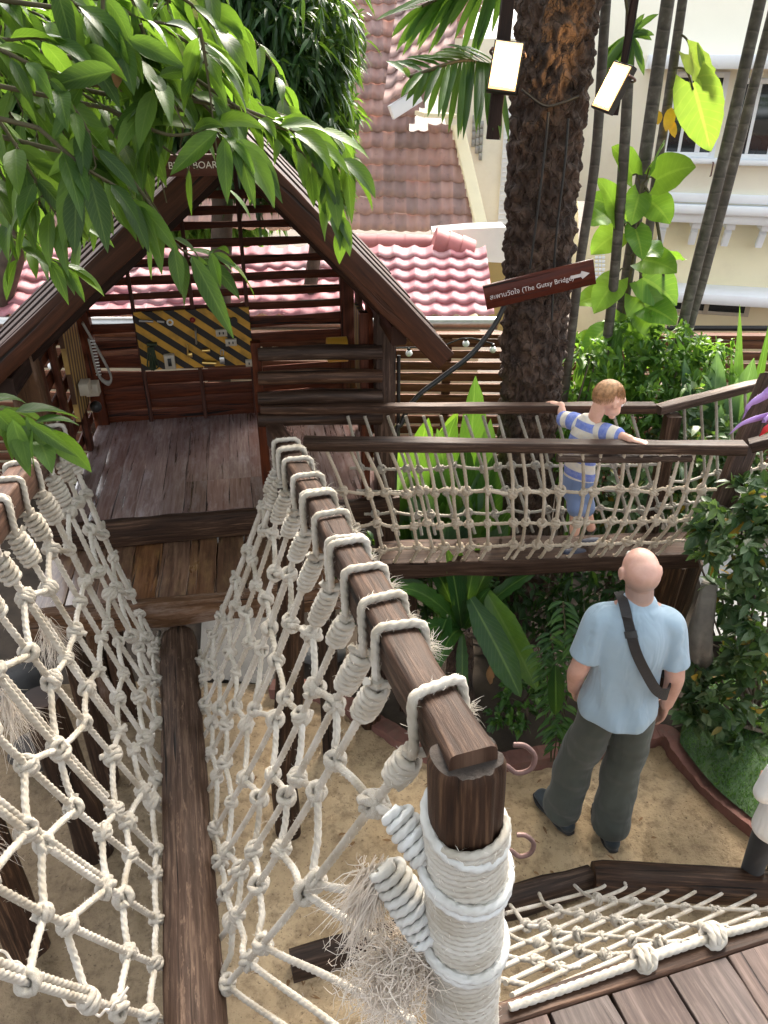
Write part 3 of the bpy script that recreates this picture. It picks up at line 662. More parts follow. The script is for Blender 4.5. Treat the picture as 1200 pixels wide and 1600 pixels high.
def solve_s(a, b, v):
    lo, hi = 0, 1
    for _ in range(40):
        m = (lo+hi)/2; p = lerp(a, b, m)-A(0, 0, CAMZ); d = p[1]*CT-p[2]*ST; vv = 800-F*(p[1]*ST+p[2]*CT)/d
        if vv > v: lo = m
        else: hi = m
    return (lo+hi)/2
def bridge_net(name, label, ra, rb, svals, logoff, r, key, side, rowh, up, along, w=.082, h=.105, bulge=.02, near=None, frs=()):
    root = thing(name, label, 'rope net', lerp(ra, rb, .5))
    ac = nrm(np.cross(along, up))*side                 # towards the walkway
    def bot(s): return lerp(LN0+ld*.0, LF-ld*.02, (s+.55)/1.55)-ac*logoff[0]+A(0, 0, logoff[1])
    cols = []
    sv = sorted(svals)
    for j, s in enumerate(sv):
        c = rail_at(ra, rb, s); top = c+ac*(w/2+r*1.2)-up*(h*.55)
        b = bot(s+rng.normal(0, .012)); cl = rng.uniform(.075, .13); dv = nrm(b-top)
        c0 = top-up*.015; c1 = c0+dv*cl
        lash(root, c, along, up, w, h, r, key, 2 if rng.random() < .35 else 1, (c0, c1), int(cl/(2*r))+1, rng.uniform(1.7, 2.2), None, side, .05 if j % 2 else .03)
        sg = -ac*bulge*rng.uniform(.2, 1.4)-A(0, 0, .012)
        def pt(hh, c1=c1, b=b, sg=sg): return lerp(c1, b, hh)+sg*math.sin(math.pi*min(hh, 1))**1.0*.9
        cols.append(pt)
    nodes = {}
    for j, pt in enumerate(cols):
        mb = MB(); P = [pt(x) for x in np.linspace(0, 1, 7)]; e = pt(1)
        P.append(e+ac*.05-A(0, 0, .06)); rope(mb, P, r, .42, 15, k=5)
        if rng.random() < .35:
            o = along*r*2.2; rope(mb, [p+o*(1 if i else .4) for i, p in enumerate(P[:5])], r, .42, 15, k=5)
        mb.build('hanging_rope', M[key], root)
        for i, hh in enumerate(rowh):
            jt = (.03 if (j+i) % 2 else -.03)+rng.normal(0, .025); nodes[i, j] = pt(min(.995, max(.02, hh+jt)))
    nj = len(cols)
    for i in range(len(rowh)):
        P = []
        if near is not None and near[i] is not None: P.append(near[i])
        for j in range(nj):
            if (i, j) in nodes:
                if P: P.append(lerp(P[-1], nodes[i, j], .5)-A(0, 0, .006*rng.random())-ac*.004)
                P.append(nodes[i, j])
        P.append(P[-1]+along*.10+rng.normal(0, .015, 3))
        mb = MB(); rope(mb, P, r*.97, .42, 15, k=6); mb.build('long_rope', M[key], root)
        for j in range(nj):
            if (i, j) in nodes: knot(root, nodes[i, j], along*.6+up*.8*(1 if rng.random() < .5 else -.5), r*.98, key)
    return root, bot, cols
FZON[0] = 110
vs = (1080, 985, 940, 893, 850, 808, 775, 748, 722, 705, 692)
sr = [solve_s(RN+rup*.05, RF+rup*.05, v) for v in vs]
nearR = [post_ax(2.315)+A(-.085, .02, 0), post_ax(2.12)+A(-.09, .0, .02), post_ax(1.95)+A(-.09, .0, 0), post_ax(1.75)+A(-.1, 0, 0), post_ax(1.5)+A(-.12, 0, 0), post_ax(1.35)+A(-.13, 0, 0)]
netR, botR, colR = bridge_net('rope_net', 'knotted pale rope net hung from the handrail right of the walkway log', RN, RF, sr, (.10, .03), .0098, 'rope', -1, (.10, .30, .48, .66, .83, .97), rup, rd, near=nearR)
fuzz(netR, M['fibrewhite'])
sl_ = [.05+.079*k for k in range(12)]+[.985]
netL, botL, colL = bridge_net('rope_net', 'knotted pale rope net hung from the left rail beside the walkway log', LRN, LRF, sl_, (.10, .03), .0104, 'rope', 1, (.08, .30, .48, .66, .83, .97), lup, ldr)
fuzz(netL, M['fibrewhite']); FZON[0] = 0
# wrapped anchors and frayed bundle tying the right net to the post
mb = MB()
for (a, b, n, rad) in ((nearR[0]+A(-.035, .03, .02), post_ax(2.30)+A(-.062, -.01, -.02), 6, .021), (nearR[1]+A(-.055, .05, .045), post_ax(2.075)+A(-.06, -.02, -.01), 9, .027)):
    rope(mb, helix(a, b, rad, n, (0, 0, 1), .15), .0088, .45, 15, smooth=False); rope(mb, [a, b], .018, .6, 12)
mb.build('anchor_coil', M['ropewhite'], netR)
mb = MB(); q = post_ax(2.02)+A(-.10, .0, 0)
for k in range(5): rope(mb, [post_ax(2.05-.02*k)+A(-.06, .02, 0), q+A(-.03+.01*k, .02*k-.03, -.02*k), q+A(-.06+.012*k, -.02, -.07-.02*k)], .0095, .58, 12)
mb.build('loose_rope', M['rope'], netR)
mb = MB(); c = nearR[1]+A(-.07, .05, .02)
fray(mb, c, A(-.45, -.15, -1), .18, 230, .05, .0013, .3, base=.012, curl=.16); fray(mb, c, A(-.45, -.15, -1), .15, 160, .08, .0008, .3, base=.014, curl=.3); fray(mb, q+A(-.015, -.02, .0), A(-.5, -.3, -.8), .10, 420, .45, .0011, .3, base=.028, curl=.6); fray(mb, q+A(-.03, -.02, -.03), A(-.4, -.3, -.9), .09, 520, .6, .0008, .3, base=.032, curl=.7); fray(mb, q+A(-.05, -.02, -.10), A(-.3, -.2, -1), .09, 420, .6, .0009, base=.035, curl=.7)
mb.build('frayed_end', M['fibre'], netR)
# thick splices and frayed bundles on the left net
for s, hh in ((.25, .3), (.42, .18), (.62, .45)):
    mb = MB(); p = lerp(LRN, LRF, s)+A(.06, 0, -.35-.2*hh); fray(mb, p, A(.05, -.1, -1), .22, 160, .12, .0008, .3, base=.008); mb.build('frayed_end', M['fibre'], netL)
mb = MB(); p = at_d(20, 1490, 1.9); q = [at_d(u, v, 1.92+.02*math.sin(i*2)) for i, (u, v) in enumerate(((-20, 1470), (20, 1500), (60, 1530), (110, 1570), (150, 1585), (180, 1570), (200, 1545)))]
zz = resample(smoothpath(q), .012)[0]; zz = zz+np.stack([np.zeros(len(zz)), np.sin(np.arange(len(zz))*1.6)*.004, np.cos(np.arange(len(zz))*1.6)*.005], 1)
tube(mb, zz, .0035, 7, smooth=2); mb.build('loose_strand', M['fibre'], netL)
# timber posts carrying the rails
def rail_post(label, px, z1, r, mm='post', dx=0):
    b = at_z(*px, 0.0); mb = MB(); logp(mb, [b-A(0, 0, .05), b+A(0, 0, .4), b+A(dx*.5, 0, (z1)/2), b+A(dx, 0, z1)], [r*1.05, r*1.02, r, r*.98], 24, .005, cracks=4)
    return tag(mb.build('timber_post', M[mm]), label, 'post')
rail_post('dark round post standing in the sand behind the right rope net', (451, 1300), 2.04, .062, dx=.14)
rail_post('dark post in the sand between the handrail and the bird nest fern', (578, 1132), 1.2, .06)
rail_post('thick dark post behind the left rope net beside the walkway log', (150, 1330), 1.05, .085, dx=-.05)
rail_post('dark post below the left handrail at the edge of the photo', (45, 1480), 1.6, .09)
rail_post('dark stub post under the left end of the step beam', (205, 1120), 1.0, .06)

# ================================================================ CLIMBING NET at the bottom right
lg0, lg1 = at_z(927, 1372, .12), at_z(1205, 1388, .12)
gdir = nrm(lg1-lg0)
mb = MB(); logp(mb, [lg0, lg0+gdir*.05, lerp(lg0, lg1, .6), lg1+gdir*.7], [.075, .083, .085, .085], 26, .003, cracks=4)
tag(mb.build('border_log', M['post']), 'dark round log lying on the sand at the foot of the climbing net', 'log')
b0, b1 = at_z(930, 1372, .07), at_z(455, 1510, .07)
mb = MB(); beam(mb, b0-nrm(b0-b1)*.03, b1, .09, .16, (0, 0, 1), .004, .25); tag(mb.build('border_timber', M['post']), 'dark squared timber edging the sand behind the rope wrapped post', 'timber')
npn = nrm(np.cross(lg1-lg0, (PE0+A(0, 0, -.01))-(lg0+A(0, -.06, .04)))); npo = lg0+A(0, -.06, .03)
def on_n(u, v): return at_pl(u, v, npo, npn)
root = thing('climbing_net', 'pale rope climbing net sloping up from the ground log to the platform', 'rope net', lg0)
AL = [((940, 1387), (790, 1427)), ((972, 1390), (790, 1457)), ((1005, 1390), (788, 1487)), ((1042, 1392), (784, 1512)), ((1082, 1396), (790, 1536)), ((1128, 1396), (800, 1556)), ((1178, 1400), (862, 1545)), ((1232, 1404), (968, 1510)), ((1290, 1408), (1075, 1470)), ((1350, 1410), (1170, 1440))]
BLs = [[(897, 1384), (912, 1397), (933, 1405), (957, 1408), (990, 1410), (1030, 1414), (1070, 1418), (1117, 1421), (1180, 1422), (1240, 1424), (1300, 1426)],
       [(842, 1397), (850, 1412), (873, 1424), (905, 1430), (930, 1434), (963, 1438), (1003, 1440), (1050, 1443), (1095, 1448), (1130, 1452), (1155, 1449)],
       [(797, 1415), (805, 1425), (822, 1446), (850, 1448), (870, 1457), (902, 1460), (940, 1463), (985, 1467), (1030, 1473), (1062, 1471)],
       [(785, 1455), (812, 1470), (842, 1474), (870, 1480), (905, 1486), (945, 1492), (995, 1489)], [(785, 1492), (805, 1498), (840, 1503), (875, 1513), (905, 1510)], [(780, 1530), (800, 1535), (825, 1540)]]
for a, b in AL:
    mb = MB(); p, q = on_n(*a), on_n(*b); rope(mb, [p+A(.03, .05, -.02), p, lerp(p, q, .5)-A(0, 0, .006), q], .0080, .45, 12); mb.build('slanting_rope', M['rope'], root)
for B_ in BLs:
    mb = MB(); P = [on_n(*x)+A(0, -.004, .009) for x in B_]; rope(mb, P, .0078, .45, 12); mb.build('cross_rope', M['rope'], root)
    for x in B_[2:-1]: knot(root, on_n(*x)+A(0, -.003, .005), A(.3, -1, .2), .0074, 'rope')
mb = MB(); EP = [at_z(u, v, 1.612) for u, v in ((796, 1574), (860, 1553), (920, 1532), (1000, 1503), (1115, 1464), (1200, 1440), (1330, 1395))]; rope(mb, EP, .0102, .55, 14); mb.build('edge_rope', M['rope'], root)
for (u, v) in ((1006, 1498), (1114, 1462)):
    mb = MB(); c = at_z(u, v, 1.615)
    a = np.linspace(0, 2*np.pi*2.2, 50); X, Yv = pe, A(0, 0, 1)
    rope(mb, c+X*(.016*np.linspace(-1, 1, 50))[:, None]+nrm(np.cross(X, Yv))*(.021*np.cos(a))[:, None]+Yv*(.021*np.sin(a))[:, None], .009, .42, 15, smooth=False)
    rope(mb, c+nrm(X+A(0, 0, .7))*(.026*np.cos(a[:24]))[:, None]+nrm(np.cross(X, Yv))*(.026*np.sin(a[:24]))[:, None], .009, .42, 15, smooth=False)
    mb.build('edge_knot', M['rope'], root)
# ================================================================ HUT
HO = A(-.83, 3.58, 1.40); HU = axes(R(10)); he, hf = HU[0], HU[1]
def hl(x, y, z): return HO+he*x+hf*y+A(0, 0, z)
def h3(u, v, y):                  # photo pixel on the hut's cross plane at local depth y
    return at_pl(u, v, hl(0, y, 0), hf)
def loc(p): q = np.asarray(p)-HO; return A(np.dot(q, he), np.dot(q, hf), q[2])
# step in front of the hut
t = thing('wooden_step', 'wide low wooden step with wet worn boards in front of the hut floor', 'step', hl(-.2, -.3, -1.4))
for k in range(10):
    mb = MB(); x = -.86+k*.142; beam(mb, hl(x, -.545, -.17+rng.normal(0, .001)), hl(x, -.012, -.17), .139, .04, rough=.0012, rnd=.06, seg=.06); mb.build('plank', M['step'], t)
mb = MB(); beam(mb, hl(-.9, -.29, -.215), hl(.5, -.29, -.215), .5, .03, rough=.001); mb.build('dark_underlay', M['post'], t)  # dark sheet added under the planks so the seams look shaded
mb = MB(); beam(mb, hl(-.95, -.57, -.215), hl(.55, -.57, -.215), .06, .145, rough=.003); mb.build('front_beam', M['barkpost'], t)
mb = MB(); beam(mb, hl(-.95, -.03, -.27), hl(.55, -.03, -.27), .05, .14, rough=.002); mb.build('rear_beam', M['post'], t)
for x in (-.8, .45):
    for y in (-.5,): mb = MB(); beam(mb, hl(x, y, -1.4), hl(x, y, -.29), .1, .1, (0, 1, 0)); mb.build('leg', M['post'], t)

hut = thing('play_hut', 'open fronted dark stained timber hut with gable roof and slatted walls on a raised floor', 'hut', hl(0, .6, -1.4))
mb = MB(); beam(mb, hl(-.88, .68, -.06), hl(.88, .68, -.06), 1.3, .03, rough=.001); mb.build('dark_underlay', M['post'], hut)  # dark sheet added below the floor boards to imitate shade in the gaps
for k in range(14):
    x = -.80+k*.123; sp = (.42, .9)[k % 2] if 4 < k < 9 else None
    segs = [(0, 1.36)] if sp is None else [(0, .36), (.362, 1.36)]
    for a, b in segs:
        mb = MB(); beam(mb, hl(x, a, -.0+rng.normal(-.02, .0012)), hl(x, b, -.02), .1205, .04, rough=.0012, rnd=.05, seg=.08); mb.build('floor_board', M['floor'], hut)
mb = MB(); beam(mb, hl(-.92, -.035, -.065), hl(.92, -.035, -.065), .05, .15, rough=.002); mb.build('floor_beam', M['post'], hut)
mb = MB(); beam(mb, hl(-.92, 1.39, -.065), hl(.92, 1.39, -.065), .05, .15, rough=.002); mb.build('floor_beam', M['post'], hut)
AP = A(.19, 0, 1.865); SL, SRt = .80, 1.05
def roof_z(x): return AP[2]-((AP[0]-x)*SL if x < AP[0] else (x-AP[0])*SRt)
def hpost(x, y, w_, d_, z1=None, m='hut', z0=-.0, name='post'):
    mb = MB(); z1 = roof_z(x)-.05 if z1 is None else z1; beam(mb, hl(x, y, z0), hl(x, y, z1), w_, d_, hf, rough=.002); return mb.build(name, M[m], hut)
hpost(-.87, .02, .135, .12, m='barkpost', z0=-1.4); hpost(.85, .02, .10, .10, z0=-1.4, m='rail')
hpost(-.83, 1.33, .09, .09, z0=-1.4); hpost(.83, 1.33, .09, .09, z0=-1.4)
for y in (.2, .52, .92): hpost(-.85, y, .035, .07); hpost(.85, y, .035, .07)
hpost(.745, .03, .045, .045, 1.02)
# roof slopes, barge boards, rafters, wall plates
for sx, sl_k, xe in ((-1, SL, -1.22), (1, SRt, 1.065)):
    dz = math.hypot(1, sl_k); dn = nrm(he*sx-A(0, 0, sl_k)); nnv = nrm(A(0, 0, 1)+he*sx*sl_k)
    L = abs(xe-AP[0])*dz; mb = MB(); c = hl(AP[0], .55, AP[2])
    for k in range(7):
        y0_ = -.40+k*.29; p = hl(AP[0], y0_+.145, AP[2]+.012*(k % 2)-.0); beam(mb, p+dn*.01, p+dn*L, .286, .022, nnv, rough=.001, seg=.5)
    mb.build('roof', M['hutdark'], hut)
    mb = MB(); p = hl(AP[0], -.415, AP[2]-.055); beam(mb, p+dn*.02*1, p+dn*(L-.02), .03, .10, nnv, rough=.0012); mb.build('barge_board', M['barge'], hut)
    for y in (-.1, .14, .38, .62, .86, 1.1, 1.3):
        mb = MB(); p = hl(AP[0], y, AP[2]-.075); beam(mb, p+dn*.05, p+dn*(L-.08), .04, .10, nnv, rough=.001, seg=.4); mb.build('rafter', M['hutdark'], hut)
mb = MB(); beam(mb, hl(AP[0], -.38, AP[2]-.10), hl(AP[0], 1.5, AP[2]-.10), .05, .12, rough=.001, seg=.4); mb.build('ridge_beam', M['hutdark'], hut)
for x in (-.85, .85):
    mb = MB(); beam(mb, hl(x, -.35, roof_z(x)-.16), hl(x, 1.45, roof_z(x)-.16), .07, .09, rough=.001, seg=.4); mb.build('wall_plate', M['hutdark'], hut)
for sx, sl_k, xa in ((-1, SL, -.62), (1, SRt, .72)):      # braces at the front opening
    mb = MB(); beam(mb, hl(xa*1.3 if sx > 0 else -.85, .0, roof_z(xa*1.3 if sx > 0 else -.85)-.13), hl(AP[0]+sx*.05, .0, AP[2]-.17), .06, .10, hf*0+A(0, 0, 1), rough=.001); mb.build('brace', M['hutdark'], hut)
# slatted back wall
def zback(v): return loc(h3(300, v, 1.32))[2]
mb = MB(); yb = 1.33
zs = [(zback(v), .052) for v in (305, 330, 353, 381, 409, 436, 460, 483)]+[(zback(v), .072) for v in (508, 534, 559)]+[(zback(v), .098) for v in (588, 609.5, 627.5, 645.5)]
for z, hh in zs:
    xa = max(-.79, AP[0]-(AP[2]-z-.03)/SL); xb = min(.79, AP[0]+(AP[2]-z-.03)/SRt)
    if xb-xa > .05: beam(mb, hl(xa, yb, z), hl(xb, yb, z), .009, hh*.88, rough=.0012, rnd=.08, seg=.3)
mb.build('slat_panel', M['hut'], hut)
mb = MB()
for u in (207, 300, 386):
    x = loc(h3(u, 480, 1.28))[0]; beam(mb, hl(x, 1.30, .0), hl(x, 1.30, roof_z(x)-.05), .024, .02, hf, rough=.0008, seg=.4)
mb.build('batten', M['hut'], hut)
# side walls: boards with gaps
for sx in (-1, 1):
    mb = MB()
    for k in range(7):
        z = .07+k*.135
        if z > roof_z(.85*sx)-.18: break
        beam(mb, hl(.882*sx, .07, z), hl(.882*sx, 1.28, z), .012, .07, rough=.001, seg=.3)
    mb.build('slat_panel', M['hut'], hut)
# round rails closing the right half of the front
for i, v in enumerate((553, 590, 622, 655)):
    mb = MB(); a = h3(403, v+1, -.03); b = h3(596, v-3, -.03); logp(mb, [a, lerp(a, b, .5)+A(0, 0, .006), b], [.034, .037, .036], 16, .004); mb.build('rail', M['rail'], hut)
mb = MB(); a = h3(412, 690, .03); b = h3(404, 540, .03); beam(mb, a*A(1, 1, 0)+A(0, 0, 1.4), a*A(1, 1, 0)+A(0, 0, b[2]+.02), .05, .05, hf); mb.build('rail_post', M['hut'], hut)

# ---- signs
def text_mesh(name, s, size, m, mat4, parent, ext=.0012, align='CENTER'):
    c = bpy.data.curves.new(name, 'FONT'); c.body = s; c.size = size; c.extrude = ext; c.align_x = align; c.align_y = 'CENTER'
    o = bpy.data.objects.new(name, c); COL.objects.link(o); dg = bpy.context.evaluated_depsgraph_get(); dg.update()
    me = bpy.data.meshes.new_from_object(o.evaluated_get(dg)); COL.objects.unlink(o); bpy.data.objects.remove(o)
    me.transform(mat4); me.materials.clear(); me.materials.append(m); me.name = name
    q = bpy.data.objects.new(name, me); COL.objects.link(q); attach(q, parent); return q
def m4(o, X, Y, Z):
    m = Matrix.Identity(4)
    for i in range(3):
        m[i][0], m[i][1], m[i][2], m[i][3] = X[i], Y[i], Z[i], o[i]
    return m
M['signwood'] = wood('sign_board_wood', (.035, .012, .01), (.065, .024, .019), (.10, .04, .03), (.4, .6), 14, .15)
M['letter'] = plain('sign_lettering', (.62, .57, .57), .7, .06, 20)
p = h3(307, 258, -.47); t = thing('hut_sign', 'dark brown sign reading BUSY BOARD at the top of the hut gable', 'sign', p)
mb = MB(); box(mb, p, A(.235, .02, .075), HU); mb.build('board', M['signwood'], t)
text_mesh('lettering', 'BUSY BOARD', .034, M['letter'], m4(p-hf*.0115, he, A(0, 0, 1), -hf), t)

# ---- busy boards
M['yellow'] = plain('yellow_board_paint', (.70, .38, .04), .5, .15, 8); M['blackstripe'] = plain('black_board_paint', (.012, .009, .009), .5, .3, 8)
def stripemat(name, a, b, scale, ang, duty=.5):
    m, t, p = newmat(name); uv = nd(t, 'ShaderNodeTexCoord').outputs['UV']; s = nd(t, 'ShaderNodeSeparateXYZ'); t.links.new(uv, s.inputs[0])
    k = math_(t, 'ADD', math_(t, 'MULTIPLY', s.outputs[0], math.cos(ang)*scale), math_(t, 'MULTIPLY', s.outputs[1], math.sin(ang)*scale))
    fr = math_(t, 'GREATER_THAN', math_(t, 'FRACT', k), duty); n = noise(t, nd(t, 'ShaderNodeTexCoord').outputs['Object'], 12, 5)
    c = mixc(t, fr, (*a, 1), (*b, 1)); c = mixc(t, ramp(t, n, [(.45, (0, 0, 0)), (.75, (.5,)*3)]), c, (b[0]*.4+.02, b[1]*.4+.015, b[2]*.4+.01, 1))
    t.links.new(c, p.inputs['Base Color']); p.inputs['Roughness'].default_value = .5; return m
def panel(o, X, Y, N, w_, h_, th, m):
    """flat board whose front face carries metric uv"""
    mb = MB(); V = [o+X*a*w_/2+Y*b*h_/2+N*c for c in (0, -th) for a, b in ((-1, -1), (1, -1), (1, 1), (-1, 1))]
    uv = [(a*w_/2, b*h_/2) for c in (0, 1) for a, b in ((-1, -1), (1, -1), (1, 1), (-1, 1))]
    mb.add(V, np.array([(0, 1, 2, 3), (7, 6, 5, 4), (0, 4, 5, 1), (1, 5, 6, 2), (2, 6, 7, 3), (3, 7, 4, 0)]), uv); return mb
yb2 = 1.275; c = h3(305, 530, yb2); w_ = np.dot(h3(394, 530, yb2)-h3(216, 530, yb2), he); hh_ = h3(305, 486, yb2)[2]-h3(305, 576, yb2)[2]
t = thing('busy_board', 'wide board with diagonal yellow and black stripes and fittings on the hut back wall', 'busy board', c)
panel(c, he, A(0, 0, 1), -hf, w_, hh_, .02, stripemat('warning_stripes', (.70, .38, .04), (.012, .009, .009), 12.2, R(52))).build('board', bpy.data.materials['warning_stripes'], t, smooth=False)
M['ivory'] = plain('ivory_plastic', (.55, .50, .40), .4, .1, 20); M['redplastic'] = plain('red_plastic', (.25, .02, .015), .4)
M['green'] = plain('dark_green_cord', (.03, .05, .02), .6)
def fit(u, v): return h3(u, v, yb2)-hf*.012
def gadget(name, m, fn): mb = MB(); fn(mb); return mb.build(name, m, t)
def gbox(u, v, w2, h2, d2): return lambda mb: box(mb, fit(u, v)-hf*d2/2, A(w2, d2, h2), HU)
for u, v in ((361, 533), (392, 565), (346, 518)):
    o = gadget('socket', M['ivory'], gbox(u, v, .07, .045, .025)); mb = MB()
    for dx in (-.012, .012): box(mb, fit(u, v)-hf*.0265+he*dx, A(.008, .004, .016), HU)
    mb.build('socket_hole', M['black'], o)
o = gadget('switch_box', M['ivory'], gbox(266, 562, .065, .095, .04)); mb = MB(); box(mb, fit(266, 562)-hf*.042, A(.022, .008, .05), HU); mb.build('rocker', M['black'], o)
def ring(mb): a = np.linspace(0, 6.2832, 25); tube(mb, [fit(266, 502)-hf*.012+(he*math.cos(x)+A(0, 0, 1)*math.sin(x))*.016 for x in a], .006, 8)
gadget('ring', M['white'], ring)
gadget('bolt', M['metal'], lambda mb: (tube(mb, [fit(218, 499)-hf*.02, fit(240, 500)-hf*.02], .008, 8), tube(mb, [fit(246, 500)-hf*.02, fit(257, 501)-hf*.02], .006, 8)))
gadget('latch', M['brass'], lambda mb: tube(mb, [fit(316, 564)-hf*.02, fit(338, 565)-hf*.02], .015, 10))
gadget('latch', M['brass'], lambda mb: box(mb, fit(322, 546)-hf*.01, A(.05, .02, .02), HU))
gadget('hinge', M['brass'], lambda mb: (box(mb, fit(297, 553)-hf*.01, A(.03, .015, .03), HU), tube(mb, [fit(293, 536)-hf*.015, fit(294, 556)-hf*.015], .006, 8)))
gadget('handle', M['metal'], lambda mb: tube(mb, [fit(305, 512)-hf*.0, fit(306, 514)-hf*.03, fit(307, 532)-hf*.03, fit(307, 536)], .006, 8, smooth=3))
gadget('padlock', M['metal'], lambda mb: (box(mb, fit(347, 560)-hf*.02, A(.03, .02, .05), HU), tube(mb, [fit(345, 552)-hf*.02, fit(345, 545)-hf*.02, fit(349, 545)-hf*.02, fit(349, 552)-hf*.02], .004, 6, smooth=4)))
gadget('knob', M['redplastic'], lambda mb: ball(mb, fit(301, 498)-hf*.015, .018, 8))
gadget('round_plate', M['black'], lambda mb: tube(mb, [fit(365, 500), fit(365, 500)-hf*.02], .024, 16))
def cord(mb):
    for k in range(5): tube(mb, [fit(232+k*2, 540)-hf*.02, fit(236+k*3-4, 555)-hf*.03, fit(232+k*4, 570)-hf*.03, fit(243-k*2, 574)-hf*.02, fit(240, 545)-hf*.025], .005, 6, smooth=4)
    box(mb, fit(238, 536)-hf*.015, A(.06, .03, .02), HU)
gadget('cord', M['green'], cord)
# left board: narrow vertical yellow stripes, on the inner face of the left wall
def hside(u, v, x): return at_pl(u, v, hl(x, 0, 0), he)
xl = -.795; q0, q1 = hside(103, 560, xl), hside(133, 560, xl); c = (q0+q1)/2; wy_ = 0.34; cz = HO[2]+.62
yl = loc(c)[1]; c = hl(xl, yl, .58)
t = thing('busy_board', 'yellow and brown striped board with white switches and a belt on the left hut wall', 'busy board', c)
panel(c, -hf, A(0, 0, 1), he, .40, .52, .025, stripemat('thin_stripes', (.52, .34, .11), (.09, .04, .02), 15, R(12), .45)).build('board', bpy.data.materials['thin_stripes'], t, smooth=False)
mb = MB(); box(mb, c+he*.035-hf*.08-A(0, 0, .10), A(.05, .10, .07), HU); mb.build('switch_box', M['ivory'], t)
mb = MB(); box(mb, c+he*.045+hf*.06-A(0, 0, .16), A(.07, .08, .075), HU); mb.build('switch_box', M['ivory'], t)
mb = MB(); ball(mb, c+he*.05+hf*.02-A(0, 0, .26), .035, 10); mb.build('ball_knob', M['black'], t)
mb = MB(); b0_ = c+hf*.205+he*.03; P = [b0_+A(0, 0, .19), b0_+hf*.03+he*.05+A(0, 0, .02), b0_+hf*.07+he*.09-A(0, 0, .16), b0_+hf*.04+he*.07-A(0, 0, .2), b0_+hf*.0+he*.03-A(0, 0, .12), b0_-hf*.02+he*.02+A(0, 0, .1)]
tube(mb, P, .017, 8, up=he, flat=.35, smooth=5); mb.build('belt', plain('grey_webbing', (.36, .35, .32), .8), t)
mb = MB()
for k in range(12): box(mb, b0_+hf*.0+he*.035+A(0, 0, .08-k*.019), A(.03, .012, .006), HU)
mb.build('zip_tooth', M['white'], t)
# right board seen between the round rails
c = hl(.80, .62, .62)
t = thing('busy_board', 'small striped board with a yellow drum on the right hut wall behind the round rails', 'busy board', c)
panel(c, hf, A(0, 0, 1), -he, .30, .50, .02, stripemat('grey_stripes', (.50, .36, .12), (.10, .085, .09), 14, R(4), .5)).build('board', bpy.data.materials['grey_stripes'], t, smooth=False)
mb = MB(); cc = c+hf*.2-he*.10-A(0, 0, .04); tube(mb, [cc+he*.06, cc-he*.06], .075, 20); mb.build('drum', M['yellow'], t)

# ---- string of white bulbs along the fence
t = thing('string_lights', 'string of small white bulbs hanging along the slat fence', 'string lights', (0, 5.6, 1.3))
bp = [(8, 535), (80, 572), (199, 566), (639, 552), (688, 550), (728, 537), (770, 546)]
mb = MB(); wp_ = [at_y(u, v-9, 5.55) for u, v in bp]; tube(mb, wp_, .006, 6, smooth=4); mb.build('wire', M['black'], t)
for u, v in bp:
    mb = MB(); ball(mb, at_y(u, v, 5.55), .026, 10); b = mb.build('bulb', M['white'], t)
    mb = MB(); q = at_y(u, v-9, 5.55); tube(mb, [q, q-A(0, 0, .025)], .013, 8); mb.build('socket', M['black'], b)

# ================================================================ HIGH BRIDGE
YF, YK = 3.2, 3.6
def P_(u, v, Y): return at_y(u, v, Y)
t = thing('hanging_bridge', 'narrow plank bridge with square timber rails in front of the thick palm trunk', 'footbridge', P_(830, 850, 3.4)*A(1, 1, 0))
mb = MB(); a, b = P_(475, 693, YF), P_(1163, 700, YF); beam(mb, a, b, .07, .05, rough=.002); mb.build('handrail', M['rail'], t)
mb = MB(); a2, b2 = P_(870, 716, YF+.012), P_(1085, 716, YF+.012); beam(mb, a2-A(0, 0, .0), b2, .045, .035, rough=.006, rnd=.3); mb.build('rail_splice', M['log'], t)
mb = MB(); a, b = P_(408, 638, YK), P_(1022, 637, YK); beam(mb, a, b, .06, .042, rough=.002); mb.build('handrail', M['rail'], t)
mb = MB(); a, b = P_(596, 862, 3.41), P_(1085, 846, 3.41); beam(mb, a-A(0, 0, .05), b-A(0, 0, .05), .24, .09, rough=.003); mb.build('deck_plank', wood('bridge_plank_wood', (.018, .010, .007), (.058, .034, .024), (.125, .08, .058), (.5, .8), 30, .5, worn=.3, spec=.12), t)
zd = a[2]
mb = MB(); p = P_(1021, 800, YK); beam(mb, p*A(1, 1, 0)+A(0, 0, zd-.1), p*A(1, 1, 0)+A(0, 0, P_(1021, 645, YK)[2]-.01), .075, .075, (0, 1, 0)); mb.build('post', M['rail'], t)
mb = MB(); beam(mb, P_(1128, 790, YF+.06), P_(1207, 588, YF+.32), .075, .10, (1, 0, 0), rough=.002); mb.build('brace_post', M['rail'], t)
mb = MB(); beam(mb, P_(1172, 697, YF+.02), P_(1290, 665, YF-.05), .07, .05, rough=.002); mb.build('handrail', M['rail'], t)
mb = MB(); beam(mb, P_(1028, 640, YK+.01), P_(1235, 588, YK+.25), .055, .04, rough=.003); mb.build('handrail', M['log'], t)
for (u, v, Y, dx) in ((1052, 880, 3.45, .05), (1082, 875, 3.62, .1)):
    mb = MB(); p = P_(u, v, Y); beam(mb, A(p[0]-dx*.4-.03, Y, .05), p, .11, .10, (0, 1, 0), rough=.004); mb.build('leg', M['post'], t)
mb = MB(); p = P_(640, 880, 3.5); beam(mb, A(p[0], 3.5, .0), p, .09, .09, (0, 1, 0)); mb.build('leg', M['post'], t)
